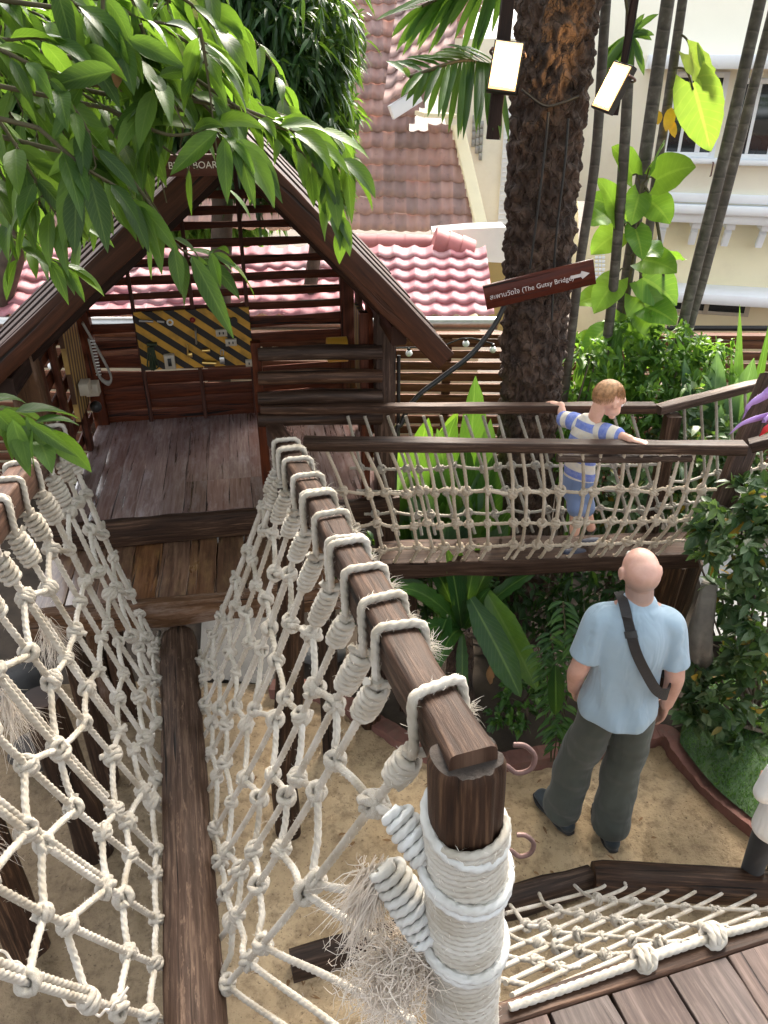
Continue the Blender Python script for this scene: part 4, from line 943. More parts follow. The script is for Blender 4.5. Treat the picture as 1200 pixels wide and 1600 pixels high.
def gutsy(name, label, top0, top1, bot0, bot1, n, rows, r, key, lean, arcs=(), wrap=True, out=-.04):
    root = thing(name, label, 'rope net', lerp(bot0, bot1, .5)); nodes = {}
    for j in range(n):
        s = (j+.5)/n+rng.normal(0, .006); tp_ = lerp(top0, top1, s); bt = lerp(bot0, bot1, min(1, max(-.02, s-lean+rng.normal(0, .008))))
        mid = lerp(tp_, bt, .5)+A(rng.normal(0, .012)+lean*.3, out, -.01)
        P = smoothpath([tp_, lerp(tp_, mid, .5)+A(lean*.2, 0, 0), mid, lerp(mid, bt, .5)+A(0, out*.6, 0), bt], 6)
        mb = MB(); Q = list(P)
        if wrap: Q = Q+[bt+A(-.012, .0, -.02), bt+A(-.03, .015, -.075), bt+A(-.035, .06, -.10)]
        hw = .042; cc = tp_+A(0, .035 if out < 0 else -.03, 0)
        rope(mb, Q, r, .55, 12, k=3)
        mb.build('hanging_rope', M[key], root)
        for i, hh in enumerate(rows):
            k = min(len(P)-1, max(0, (hh+rng.normal(0, .012))*(len(P)-1))); k0 = int(k); k1 = min(k0+1, len(P)-1); nodes[i, j] = lerp(P[k0], P[k1], k-k0)
    for i in range(len(rows)):
        Pn = [nodes[i, 0]-A(.06, 0, 0)]
        for j in range(n):
            Pn.append(nodes[i, j])
            if j < n-1:
                m_ = lerp(nodes[i, j], nodes[i, j+1], .5)
                if (i, j) in arcs: Pn += [m_+A(0, -.015, .022)]
                else: Pn.append(m_-A(0, 0, .003))
        Pn.append(nodes[i, n-1]+A(.07, 0, 0)); mb = MB(); rope(mb, Pn, r, .55, 12, k=3); mb.build('long_rope', M[key], root)
        for j in range(n): knot(root, nodes[i, j], A(.2, 0, 1), r*.92, key)
    return root
gutsy('rope_net', 'tan knotted rope net along the front side of the high plank bridge', P_(500, 703, YF), P_(1135, 708, YF), P_(585, 862, YF+.085), P_(1075, 848, YF+.085), 21, (.35, .66, .97), .0090, 'ropeold', .035, {(0, 4), (0, 5), (0, 9), (0, 13), (0, 14), (0, 17), (0, 18)})
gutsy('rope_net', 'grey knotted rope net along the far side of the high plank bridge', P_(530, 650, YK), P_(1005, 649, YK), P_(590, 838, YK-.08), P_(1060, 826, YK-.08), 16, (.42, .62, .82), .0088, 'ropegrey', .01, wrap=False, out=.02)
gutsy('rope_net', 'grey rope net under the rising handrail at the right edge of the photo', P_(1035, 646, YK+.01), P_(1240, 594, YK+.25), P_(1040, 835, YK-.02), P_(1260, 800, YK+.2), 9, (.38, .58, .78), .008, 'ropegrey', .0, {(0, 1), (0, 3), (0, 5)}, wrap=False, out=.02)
# ribbons at the right edge
t = thing('bunting', 'purple and red ribbons fluttering by the leaning post at the right edge', 'bunting', P_(1190, 640, YF))
M['purple'] = plain('purple_ribbon', (.42, .25, .60), .5, .1, 8); M['redrib'] = plain('red_ribbon', (.65, .03, .04), .5, .1, 8)
def ribbon(px, w0, m):
    mb = MB(); P = smoothpath([at_y(u, v, YF-.06+.03*math.sin(i*2)) for i, (u, v) in enumerate(px)], 6); k = len(P); T, N, B = frames(P, (0, 0, 1)); s = np.linspace(0, 1, k); ww = w0*np.minimum(1, (1-s)*1.8+.02)
    o = N*(ww[:, None])/2; V = np.concatenate([P+o, P-o]); i = np.arange(k-1); mb.add(V, np.stack([i, i+1, i+1+k, i+k], 1), np.zeros((2*k, 2)))
    ob = mb.build('ribbon', m, t); md = ob.modifiers.new('thickness', 'SOLIDIFY'); md.thickness = .0015; return ob
ribbon([(1225, 595), (1195, 618), (1172, 632), (1160, 655)], .045, M['purple']); ribbon([(1215, 648), (1190, 652), (1160, 662), (1138, 680)], .03, M['purple'])
ribbon([(1240, 650), (1215, 655), (1200, 668), (1186, 682)], .06, M['redrib']); ribbon([(1240, 640), (1210, 650), (1196, 656), (1190, 660)], .05, M['purple'])

# conduit behind the bridge
mb = MB(); cz_ = [P_(788, 478, 4.0), P_(770, 512, 3.97), P_(735, 555, 3.93), P_(690, 590, 3.9), P_(650, 622, 3.86), P_(628, 660, 3.82), P_(617, 720, 3.8)]
tube(mb, cz_+[cz_[-1]*A(1, 1, 0)], .014, 10, smooth=6); tube(mb, [P_(623, 555, 3.86), P_(622, 700, 3.84)], .010, 8)
tag(mb.build('cable_conduit', M['black']), 'black curved cable conduit rising from the hut corner to the palm trunk', 'cable')
# ================================================================ PALM, LAMPS, SIGN
def trunkmat():
    m, t, p = newmat('palm_bark'); ob = nd(t, 'ShaderNodeTexCoord').outputs['Object']; n = noise(t, ob, 7, 8, .7); n2 = noise(t, ob, 30, 5, .7)
    c = ramp(t, n, [(.3, (.010, .006, .005)), (.52, (.068, .04, .028)), (.74, (.165, .10, .066))]); c = mixc(t, ramp(t, n2, [(.55, (0, 0, 0)), (.75, (.5,)*3)]), c, (.10, .065, .048, 1))
    t.links.new(c, p.inputs['Base Color']); p.inputs['Roughness'].default_value = .85; 
    v = nd(t, 'ShaderNodeTexVoronoi', feature='DISTANCE_TO_EDGE', inp={'Scale': 13.0}); mp = nd(t, 'ShaderNodeMapping'); t.links.new(ob, mp.inputs[0]); mp.inputs['Scale'].default_value = (1.6, 1.6, .8)
    nz = nd(t, 'ShaderNodeVectorMath', operation='ADD'); t.links.new(mp.outputs[0], nz.inputs[0]); n5 = nd(t, 'ShaderNodeTexNoise', inp={'Scale': 9.0, 'Detail': 4.0}); t.links.new(ob, n5.inputs['Vector']); sc5 = nd(t, 'ShaderNodeVectorMath', operation='SCALE'); t.links.new(n5.outputs['Color'], sc5.inputs[0]); sc5.inputs['Scale'].default_value = .16; t.links.new(sc5.outputs[0], nz.inputs[1]); t.links.new(nz.outputs[0], v.inputs['Vector'])
    e = ramp(t, v.outputs['Distance'], [(.0, (0, 0, 0)), (.12, (1, 1, 1))])
    fb = noise(t, mapv(t, ob, (60, 60, 9), False), 1.5, 4, .6); bump(t, p, n2, 1.0, .012, bump(t, None, fb, .6, .006, bump(t, None, e, .8, .02, bump(t, None, n, .6, .03)))); return m
M['palmbark'] = trunkmat()
PY = 4.3
pt_ = [A(.83, PY, -.05), P_(822, 700, PY), P_(838, 450, PY), P_(850, 250, PY), P_(868, 60, PY), P_(880, -120, PY), P_(890, -300, PY)]
palm = thing('palm_tree', 'thick palm tree with rough dark scaly trunk carrying the two lamps', 'palm tree', A(.83, PY, 0))
q, s = resample(np.hstack([smoothpath(pt_, 10), np.interp(np.linspace(0, 1, 61), [0, .12, .4, .7, 1], [.20, .165, .175, .185, .17])[:, None]]), .013)
T, N, B = frames(q[:, :3], (0, 1, 0)); na = 150; a = np.linspace(0, 2*np.pi, na, endpoint=False)
# overlapping leaf base scars: a diamond lattice of lobes that stick out at their upper edge
nl = 9; hgt = .10
u1 = a[None]*nl/(2*np.pi); lv = s[:, None]/hgt
row = np.floor(lv); fr = lv-row; colo = (u1+.5*(row % 2)) % 1.0
jit = np.sin(row*12.98+np.floor(u1+.5*(row % 2))*78.2)*.5+.5
lobe = np.clip(1-(np.abs(colo-.5)*2)**2, 0, 1)**.8*np.sin(np.pi*np.clip(fr, 0, 1)**1.7)
gg = np.random.default_rng(5); rough = np.zeros_like(u1+lv)
for k in range(26):
    f1 = gg.integers(3, 34); f2 = gg.uniform(8, 110)*(1 if k % 2 else -1); rough = rough+(.034)/(4+.3*f1+abs(f2)*.1)*np.sin(a[None]*f1+s[:, None]*f2+gg.uniform(0, 6.28)+1.5*np.sin(s[:, None]*gg.uniform(3, 9)+a[None]*2))
rr = q[:, 3:4]-.006+.024*lobe*(.35+.9*jit)*np.interp(s/s[-1], [0, .12, .25, .62, .8, 1], [.35, .45, .8, 1, .75, .7])[:, None]+rough
mb = MB(); prof = np.stack([np.cos(a)[None]*rr, np.sin(a)[None]*rr], -1); loft(mb, q[:, :3], prof, N, B, s, True)
mb.build('trunk', M['palmbark'], palm)
mb = MB()
for (pp) in ([(857, 175), (852, 230), (840, 330), (828, 420)], [(888, 185), (882, 260), (868, 380), (862, 500)], [(905, 150), (880, 160), (850, 165), (815, 140)]):
    tube(mb, [P_(u, v, PY-.24) for u, v in pp], .006, 6, smooth=5)
mb.build('cable', M['black'], palm)

def emat(name, col, s):
    m, t, p = newmat(name); p.inputs['Emission Color'].default_value = (*col, 1); p.inputs['Emission Strength'].default_value = s; p.inputs['Base Color'].default_value = (.9, .85, .7, 1); return m
M['ledhalo'] = emat('painted_lamp_halo', (1.0, .50, .12), .42)  # added glowing rim that imitates the warm halo around each lamp
M['led'] = emat('warm_led_panel', (1.0, .62, .25), 30.0)
def lamp(px, Y, yaw, pitch, roll, w_, h_, label):
    c = P_(*px, Y); t = thing('flood_lamp', label, 'lamp', c); Rm = np.array((Matrix.Rotation(yaw, 3, 'Z') @ Matrix.Rotation(pitch, 3, 'X') @ Matrix.Rotation(roll, 3, 'Y'))).T
    X, Yv, Z = Rm      # facing -Y
    mb = MB(); box(mb, c+Yv*.02, A(w_+.035, .035, h_+.04), Rm)
    for k in range(7): box(mb, c+Yv*.046+X*(k/6-.5)*w_*.9, A(.004, .02, h_*.8), Rm)
    mb.build('housing', M['black'], t)
    mb = MB(); box(mb, c-Yv*.0014, A(w_, .006, h_), Rm); mb.build('led_panel', M['led'], t)
    mb = MB(); box(mb, c+Yv*.0004, A(w_+.022, .006, h_+.024), Rm); mb.build('halo_rim', M['ledhalo'], t)
    mb = MB(); hb = c+Z*(h_/2-.02); tube(mb, [hb-X*(w_/2+.02), hb-X*(w_/2+.025)+Yv*.05, hb+Yv*.10, hb+X*(w_/2+.025)+Yv*.05, hb+X*(w_/2+.02)], .006, 8, smooth=4); mb.build('bracket', M['steel'], t)
    return t, c, X, Yv, Z
la = lamp((790, 103), 3.75, R(-6), R(-22), R(7), .092, .165, 'bright rectangular floodlight left of the palm trunk on a wooden bar')
lb = lamp((955, 135), 3.95, R(-52), R(-22), R(12), .08, .165, 'bright floodlight turned sideways right of the palm trunk')
mb = MB(); c = la[1]; beam(mb, c+la[3]*.10+A(-.03, .02, -.25), c+la[3]*.10+A(.02, .02, .75), .055, .035, (0, 1, 0), rough=.002)
tag(mb.build('lamp_bar', M['hutdark']), 'dark wooden bar behind the left floodlight on the palm trunk', 'bar')
mb = MB(); c = lb[1]; beam(mb, c+A(.06, .10, -.12), c+A(.10, .10, .75), .028, .022, (0, 1, 0), rough=.002)
tag(mb.build('lamp_bar', M['hutdark']), 'thin dark bar holding the right floodlight beside the palm stems', 'bar')
# direction sign, tilted, on the palm
YS = 3.95; s0, s1 = P_(762, 464, YS), P_(924, 425, YS-.02); X = nrm(s1-s0); Z = nrm(A(0, 0, 1)-X*X[2]); Yv = np.cross(Z, X); c = (s0+s1)/2
W_ = np.linalg.norm(s1-s0); t = thing('direction_sign', 'tilted brown wooden sign with Thai and English lettering and an arrow on the palm trunk', 'sign', c)
mb = MB(); box(mb, c, A(W_+.03, .022, .125), np.array([X, Yv, Z])); mb.build('board', M['signwood'], t)
text_mesh('lettering', 'สะพานวัดใจ (The Gutsy Bridge)', .0338, M['letter'], m4(c-Yv*.0125-X*.040-Z*.004, X, Z, -Yv), t)
mb = MB(); ac_ = c-Yv*.0125+X*(W_*.385); pts = [(-.045, -.008), (.012, -.008), (.012, -.02), (.05, 0), (.012, .02), (.012, .008), (-.045, .008)]
sheet(mb, [ac_+X*a_+Z*b_ for a_, b_ in pts]); o = mb.build('arrow', M['letter'], t, smooth=False); md = o.modifiers.new('thickness', 'SOLIDIFY'); md.thickness = .0015

# ================================================================ PEOPLE
def skinmat(name, col):
    m, t, p = newmat(name); ob = nd(t, 'ShaderNodeTexCoord').outputs['Object']; n = noise(t, ob, 16, 5, .6)
    c = ramp(t, n, [(.3, (col[0]*.86, col[1]*.78, col[2]*.74)), (.7, (min(1, col[0]*1.05), col[1]*1.05, col[2]*1.05))]); t.links.new(c, p.inputs['Base Color'])
    p.inputs['Roughness'].default_value = .48; p.inputs['Subsurface Weight'].default_value = .12; p.inputs['Subsurface Radius'].default_value = (.012, .004, .002); p.inputs['Subsurface Scale'].default_value = 1
    bump(t, p, noise(t, ob, 120, 3), .12, .002); return m
def clothmat(name, col, var=.12, fold=9, fstr=.5, rough=.9, mott=.0, sheen=.2):
    m, t, p = newmat(name); ob = nd(t, 'ShaderNodeTexCoord').outputs['Object']
    n = noise(t, ob, 5, 5, .6); c = ramp(t, n, [(.3, tuple(x*(1-var) for x in col)), (.7, tuple(min(1, x*(1+var*.5)) for x in col))]); t.links.new(c, p.inputs['Base Color'])
    mp = nd(t, 'ShaderNodeMapping'); t.links.new(ob, mp.inputs[0]); mp.inputs['Scale'].default_value = (1, 1, .38)
    f = noise(t, mp.outputs[0], fold, 2, .5, .8); wv = noise(t, ob, 260, 2, .5)
    p.inputs['Roughness'].default_value = rough; p.inputs['Specular IOR Level'].default_value = .2; p.inputs['Sheen Weight'].default_value = sheen
    bump(t, p, wv, .15, .001, bump(t, None, f, fstr, .03)); return m
def remeshed(mb, name, m, par, vox, it=3):
    o = mb.build(name, m, par); r = o.modifiers.new('skin', 'REMESH'); r.mode = 'VOXEL'; r.voxel_size = vox; r.use_smooth_shade = True
    s = o.modifiers.new('smooth', 'SMOOTH'); s.iterations = it; s.factor = .5; return o
def hand(mb, wr, d, pal, side, L=.10, curl=.5, thumb_dir=None):
    """palm plus five bent fingers; d = direction of the hand, pal = palm normal (towards the palm side), side = towards the thumb"""
    d = nrm(d); pal = nrm(pal-d*np.dot(pal, d)); side = nrm(np.cross(d, pal))*(1 if np.dot(np.cross(d, pal), side) > 0 else -1); k = L/.10
    chain(mb, [wr-d*.015*k, wr+d*.02*k, wr+d*.055*k, wr+d*.085*k], [.017*k, .016*k, .015*k, .012*k], [.024*k, .033*k, .040*k, .038*k], pal, 12, 3)
    for i, (off, ln, rad) in enumerate(((.030, .070, .0085), (.010, .078, .009), (-.011, .072, .0085), (-.030, .056, .0075))):
        b = wr+d*(.085-abs(off)*.25)*k+side*off*k; e = nrm(d+side*off*2.2); P = [b-d*.02*k, b]; c = 0
        for fr_ in (.42, .33, .25):
            c += curl*(.55+.25*rng.random()); dd = e*math.cos(c)+pal*math.sin(c); P.append(P[-1]+dd*ln*fr_*k)
        chain(mb, P, np.array([rad*1.05, rad, rad*.97, rad*.9, rad*.72])*k, None, pal, 10, 3)
    b = wr+d*.025*k+side*.026*k; td = nrm(d*.62+side*.62+pal*.35) if thumb_dir is None else nrm(thumb_dir)
    chain(mb, [b-td*.01*k, b+td*.028*k, b+td*.05*k+d*.008*k, b+td*.06*k+d*.028*k], np.array([.013, .0115, .0098, .0075])*k, None, pal, 10, 3)

# --- the man, seen from behind, head tilted back
mo = at_z(919, 1296, 0.0)+A(.03, .03, 0); MR = axes(R(-4))
def m_(x, y, z): return mo+MR[0]*x+MR[1]*y+A(0, 0, z)
man = thing('person', 'bald man seen from behind in light blue t-shirt and dark green trousers', 'person', mo)
SK = skinmat('man_skin', (.56, .345, .285))
def stubble(m, c, r0, r1):
    t = m.node_tree; p = t.nodes['Principled BSDF']; src = p.inputs['Base Color'].links[0].from_socket; ob = nd(t, 'ShaderNodeTexCoord').outputs['Object']
    d = nd(t, 'ShaderNodeVectorMath', operation='DISTANCE'); t.links.new(ob, d.inputs[0]); d.inputs[1].default_value = c
    n = noise(t, ob, 220, 2); k = ramp(t, math_(t, 'ADD', d.outputs['Value'], math_(t, 'MULTIPLY', n, .02)), [(r0, (.72,)*3), (r1, (0, 0, 0))]); t.links.new(mixc(t, k, src, (.22, .17, .15, 1)), p.inputs['Base Color'])
mb = MB()
hd = nrm(A(-.06, -.42, .90)); hc = m_(-.012, .015, 1.612); hr = nrm(np.cross(A(0, 1, 0), hd)); hfw = nrm(np.cross(hd, hr)); stubble(SK, tuple(hc-hfw*.085-hd*.035), .065, .115)
HAx = np.array([hr, hfw, hd])
ball(mb, hc, (.076, .092, .094), 20, HAx); ball(mb, hc+hfw*-.022+hd*.006, (.077, .083, .086), 18, HAx)
ball(mb, hc+hfw*.035-hd*.055, (.054, .058, .062), 14, HAx); ball(mb, hc+hfw*.07-hd*.088, (.026, .022, .018), 10, HAx)
chain(mb, [hc+hfw*.082+hd*.01, hc+hfw*.102-hd*.025, hc+hfw*.100-hd*.036], [.010, .014, .011], [.009, .016, .015], hfw, 10, 3)
for sx in (-1, 1):
    e = hc+hr*sx*.075-hfw*.006-hd*.018
    aa = np.linspace(-1.3, 3.6, 12); tube(mb, [e+hr*sx*.008+(hfw*-math.sin(x-1.1)*.019+hd*math.cos(x-1.1)*.030) for x in aa], .0062, 8); ball(mb, e+hr*sx*.005, (.012, .020, .029), 10, HAx)
chain(mb, [m_(0, -.012, 1.40), m_(0, -.008, 1.47), hc-hd*.05-hfw*.03], [.062, .058, .062], [.075, .060, .060], A(0, 1, 0), 18, 4)
chain(mb, [m_(0, 0, .95), m_(0, .0, 1.15), m_(0, 0, 1.38)], [.09, .09, .08], [.14, .14, .15], A(0, 1, 0), 18, 3)
armR = [m_(.145, -.01, 1.375), m_(.176, -.02, 1.30), m_(.205, -.045, 1.12), m_(.222, -.025, 1.03), m_(.235, .025, .85)]
armL = [m_(-.145, .0, 1.375), m_(-.176, -.01, 1.30), m_(-.205, -.03, 1.12), m_(-.212, -.0, 1.03), m_(-.19, .085, .865)]
for P in (armR, armL): chain(mb, P, [.042, .047, .042, .041, .027], [.042, .049, .045, .043, .032], A(0, 1, 0), 16, 5)
hand(mb, armR[-1], armR[-1]-armR[-2]+A(-.02, 0, -.06), -MR[0], MR[1]*1.0-A(0, 0, .2), .098, .45)
hand(mb, armL[-1], armL[-1]-armL[-2]+A(.02, .03, -.02), MR[0], MR[1], .098, .35)
for sx, fx, fy, kx in ((-1, -.17, .03, .0), (1, .065, -.05, .0)):
    chain(mb, [m_(.085*sx, 0, .92), m_(.10*sx+.0, .02, .5), m_(fx, fy-.0, .09)], [.08, .055, .038], None, A(0, 1, 0), 14, 4)
remeshed(mb, 'body', SK, man, .0055, 4)
for sx in (-1, 1):
    mb = MB(); ball(mb, hc+hfw*.078+hr*sx*.031+hd*.005, .0125, 10); mb.build('eye', M['white'], man)
# t-shirt
mb = MB()
chain(mb, [m_(0, -.0, .835), m_(0, -.0, .90), m_(0, -.005, .98), m_(0, -.008, 1.10), m_(0, -.012, 1.24), m_(0, -.012, 1.34), m_(0, -.006, 1.415), m_(0, 0, 1.445)],
      [.160, .152, .130, .120, .126, .120, .088, .062], [.186, .180, .162, .153, .160, .158, .132, .083], A(0, 1, 0), 44, 5, c0=.06)
for P, sx in ((armR, 1), (armL, -1)):
    chain(mb, [m_(.10*sx, -.008, 1.385), lerp(P[0], P[1], .2), lerp(P[0], P[1], .8), lerp(P[1], P[2], .45), lerp(P[1], P[2], .78)], [.068, .072, .073, .076, .080], [.054, .058, .059, .060, .066], A(0, 1, 0), 24, 5, c1=.06)
# long soft folds in the back of the shirt
for i in range(len(mb.v)):
    V = mb.v[i]; r_ = (V-mo) @ MR.T; zz_ = r_[:, 2]
    wob = .008*np.sin(r_[:, 0]*48+2.2*np.sin(zz_*6))*np.clip((1.36-zz_)*3, 0, 1)+.009*np.sin(r_[:, 0]*22-zz_*15+1)*np.clip((1.3-zz_)*3, 0, 1)
    r_[:, 1] -= (wob+.012)*(r_[:, 1] < 0)*(np.abs(r_[:, 0]) < .19); mb.v[i] = r_ @ MR+mo
sh = remeshed(mb, 't_shirt', clothmat('blue_tshirt', (.30, .40, .49), .08, 11, .55), man, .008, 3)
mb = MB(); a = np.linspace(0, 6.2832, 33); nc = m_(0, .0, 1.468); tube(mb, [nc+MR[0]*math.cos(x)*.070+MR[1]*(math.sin(x)*.062-.003)+A(0, 0, -.014*math.sin(x)-.018) for x in a], .0055, 8); mb.build('collar', bpy.data.materials['blue_tshirt'], sh)
mb = MB()
chain(mb, [m_(0, 0, .99), m_(0, -.004, .90), m_(0, -.008, .82)], [.100, .104, .104], [.145, .152, .158], A(0, 1, 0), 30, 4)
for sx, fx, fy in ((-1, -.17, .03), (1, .065, -.05)):
    chain(mb, [m_(.088*sx, -.004, .86), m_(.098*sx, .0, .66), m_(lerp(.098*sx, fx, .5), .02+fy*.5, .45), m_(lerp(.098*sx, fx, .8), fy*.85, .22), m_(fx, fy-.005, .07)], [.100, .104, .104, .104, .108], [.084, .092, .094, .094, .098], A(0, 1, 0), 26, 5, c1=.06)
for i in range(len(mb.v)):
    V = mb.v[i]; r_ = (V-mo) @ MR.T; zz_ = r_[:, 2]
    r_[:, 1] += .007*np.sin(zz_*34+r_[:, 0]*14)*np.clip((.55-zz_)*4, .15, 1)+.004*np.sin(zz_*61+r_[:, 0]*30); r_[:, 0] += .005*np.sin(zz_*27+r_[:, 1]*20); mb.v[i] = r_ @ MR+mo
remeshed(mb, 'trousers', clothmat('green_grey_trousers', (.06, .066, .056), .2, 8, .6), man, .008, 3)
for sx, fx, fy, ya in ((-1, -.17, .03, .55), (1, .065, -.05, .12)):
    mb = MB(); d = nrm(MR[0]*-math.sin(ya)+MR[1]*math.cos(ya)); f0 = m_(fx, fy-.03, .045)
    chain(mb, [f0-d*.055, f0, f0+d*.09, f0+d*.17], [.040, .043, .036, .026], [.040, .042, .048, .042], A(0, 0, 1), 18, 4)
    sh_ = remeshed(mb, 'shoe', clothmat('dark_shoe_%d' % (sx+1), (.03, .04, .048), .15, 8, .1, .6), man, .006, 2)
    mb = MB(); P = [f0-d*.085, f0-d*.04, f0+d*.06, f0+d*.14, f0+d*.20]; P = [p*A(1, 1, 0)+A(0, 0, .014) for p in P]; chain(mb, P, [.011]*5, [.025, .043, .045, .052, .028], A(0, 0, 1), 16, 4); mb.build('sole', M['black'], sh_)
# sling bag over the left shoulder
bagc = m_(.205, .07, 1.015); t = thing('sling_bag', 'black sling bag with wide strap across the back of the man in the blue shirt', 'bag', bagc)
mb = MB(); sp_ = [m_(-.075, .05, 1.465), m_(-.075, -.045, 1.478), m_(-.055, -.122, 1.41), m_(-.02, -.163, 1.31), m_(.04, -.173, 1.20), m_(.105, -.166, 1.10), m_(.170, -.118, 1.045), m_(.202, -.02, 1.02)]
P = smoothpath(sp_, 7); T, N, B = frames(P); cen = m_(0, 0, 0); out = P-cen; out[:, 2] = 0; out += A(0, 0, .0); out[:12] += A(0, 0, .35)
N = out/np.linalg.norm(out, axis=1, keepdims=True); N -= T*np.sum(N*T, 1)[:, None]; N /= np.linalg.norm(N, axis=1, keepdims=True); B = np.cross(T, N)
wdt = np.interp(np.linspace(0, 1, len(P)), [0, .75, 1], [.021, .023, .042]); pr = np.stack([np.stack([np.full(len(P), s1*.0035), s2*wdt], -1) for s1, s2 in ((1, 1), (1, -1), (-1, -1), (-1, 1))], 1)
M['strap'] = plain('black_webbing', (.016, .014, .015), .7, .2, 60, bstr=.3, bscale=400); loft(mb, P, pr, N, B, np.arange(len(P))*.02); sm = mb.build('strap', M['strap'], t, smooth=False)
mb = MB(); q = P[16]; box(mb, q+N[16]*.006, A(.03, .052, .006), np.array([T[16], B[16], N[16]])); mb.build('buckle', M['black'], sm)
mb = MB(); chain(mb, [bagc+A(.015, -.03, .03), bagc+A(.01, .05, -.0), bagc+A(-.04, .12, -.03)], [.05, .07, .06], [.028, .045, .035], A(0, 0, 1), 16, 4); mb.build('pouch', M['strap'], t)

# --- the boy on the bridge
boy = thing('person', 'toddler boy in a blue and cream striped shirt holding both bridge rails', 'person', P_(908, 838, 3.4))
SB = skinmat('boy_skin', (.70, .42, .32))
YB_ = 3.4; k_ = 1/280.0                          # about one metre per 280 photo pixels here
bc = lambda u, v, Y=YB_: at_y(u, v, Y)
hcB = bc(951, 622, 3.40); fwB = nrm(A(.80, .42, -.36)); upB = nrm(A(.22, .12, 1)-fwB*np.dot(A(.22, .12, 1), fwB)); rtB = np.cross(fwB, upB); BA = np.array([rtB, fwB, upB])
mb = MB()
ball(mb, hcB+upB*.012-fwB*.008, (.066, .082, .074), 20, BA); ball(mb, hcB+fwB*.035-upB*.035, (.052, .046, .046), 16, BA)
for sx in (-1, 1): ball(mb, hcB+fwB*.042-upB*.045+rtB*sx*.026, (.028, .03, .027), 12, BA)
ball(mb, hcB+fwB*.072-upB*.078, (.018, .016, .014), 10, BA); ball(mb, hcB+fwB*.088-upB*.036, (.011, .013, .010), 10, BA); ball(mb, hcB+fwB*.081-upB*.060, (.017, .010, .0075), 10, BA); ball(mb, hcB+fwB*.066+upB*.01, (.045, .022, .026), 12, BA)
for sx in (-1, 1):
    e = hcB+rtB*sx*.064-fwB*.008-upB*.018; aa = np.linspace(-1.2, 3.4, 11)
    tube(mb, [e+rtB*sx*.006+(fwB*-math.sin(x-1.1)*.013+upB*math.cos(x-1.1)*.019) for x in aa], .0045, 8); ball(mb, e, (.006, .012, .017), 8, BA)
nk = bc(926, 661, 3.40); chain(mb, [nk-A(0, 0, .06), nk, hcB-fwB*.035-upB*.035], [.036, .033, .036], None, None, 14, 4)
shL, shR = bc(898, 659, 3.47), bc(947, 676, 3.33)
hL, hR = bc(876, 637, YK-.01), bc(984, 686, YF+.012); hL[2] = bc(880, 632, YK)[2]; 
elL = lerp(shL, hL, .5)+A(-.015, 0, -.03); elR = lerp(shR, hR, .52)+A(0, .02, -.006)
chain(mb, [shL, elL, hL], [.030, .026, .019], None, None, 14, 5); chain(mb, [shR, elR, hR], [.030, .026, .019], None, None, 14, 5)
rz = hR+A(.02, -.004, .006)
hand(mb, hR, nrm(A(.9, -.28, -.10)), A(0, 0, -1), A(-.2, .9, 0), .062, .16); hand(mb, hL, nrm(A(-.55, .55, .0)), A(0, 0, -1), A(.7, .5, 0), .058, .22)
hip = bc(904, 752, 3.42); waist = bc(907, 715, 3.42)
chain(mb, [hip, waist, nk-A(0, 0, .05)], [.06, .06, .05], [.075, .075, .07], A(.8, .5, 0), 16, 4)
fA, fB = bc(897, 836, 3.36), bc(922, 829, 3.46); kA, kB = bc(902, 795, 3.38), bc(914, 795, 3.45)
for f_, kk in ((fA, kA), (fB, kB)): chain(mb, [lerp(hip, kk, .2), kk, f_+A(0, 0, .02)], [.052, .036, .026], None, None, 14, 4)
remeshed(mb, 'body', SB, boy, .0045, 3)
for sx in (-1, 1):
    mb = MB(); ball(mb, hcB+fwB*.0735+rtB*sx*.026-upB*.012, .0075, 10); ey = mb.build('eye', M['white'], boy)
    mb = MB(); ball(mb, hcB+fwB*.0775+rtB*sx*.0265-upB*.014, .0045, 8); mb.build('iris', M['black'], ey)
# hair: a cap with a clipped edge
M['hair'] = plain('light_brown_hair', (.46, .25, .12), .6, .5, 60, bstr=.6, bscale=140)
mb = MB(); nn_, na_ = 26, 60; th = np.linspace(0, 1, nn_); a = np.linspace(0, 2*np.pi, na_)
V = []
for i in range(nn_):
    for j in range(na_):
        front = math.cos(a[j]); side_ = abs(math.sin(a[j])); lim = 1.08 if front > .4 else (1.3+.22*(front < -.25)*(-front) + (.0 if front > 0 else .36*(-front)))
        if side_ > .75 and front > -.3: lim = 1.16
        tt = th[i]*lim; rr_ = 1.028-.03*th[i]**6
        e = A(math.sin(tt)*math.sin(a[j])*.066, math.sin(tt)*math.cos(a[j])*.082, math.cos(tt)*.074)*rr_
        V.append(hcB+upB*.012-fwB*.008+e @ BA)
mb.add(np.array(V), grid_faces(nn_, na_))
for i in range(4200):
    az = rng.uniform(0, 6.28); front = math.cos(az); side_ = abs(math.sin(az)); lim = 1.25 if front > .4 else (1.52+.25*(front < -.25)*(-front)+(0 if front > 0 else .42*(-front)))
    if side_ > .75 and front > -.3: lim = 1.38
    tt = lim*math.sqrt(rng.random())*rng.uniform(.8, 1.06); sp = lambda tt, az, k: hcB+upB*.012-fwB*.008+(A(math.sin(tt)*math.sin(az)*.066, math.sin(tt)*math.cos(az)*.082, math.cos(tt)*.074)*k) @ BA
    da = rng.normal(0, .05); tube(mb, [sp(tt, az, 1.0), sp(tt+.08, az+da*.5, 1.022), sp(tt+.17, az+da, 1.024)], [.0008, .0007, .0003], 3, False)
o = mb.build('hair', M['hair'], boy); 
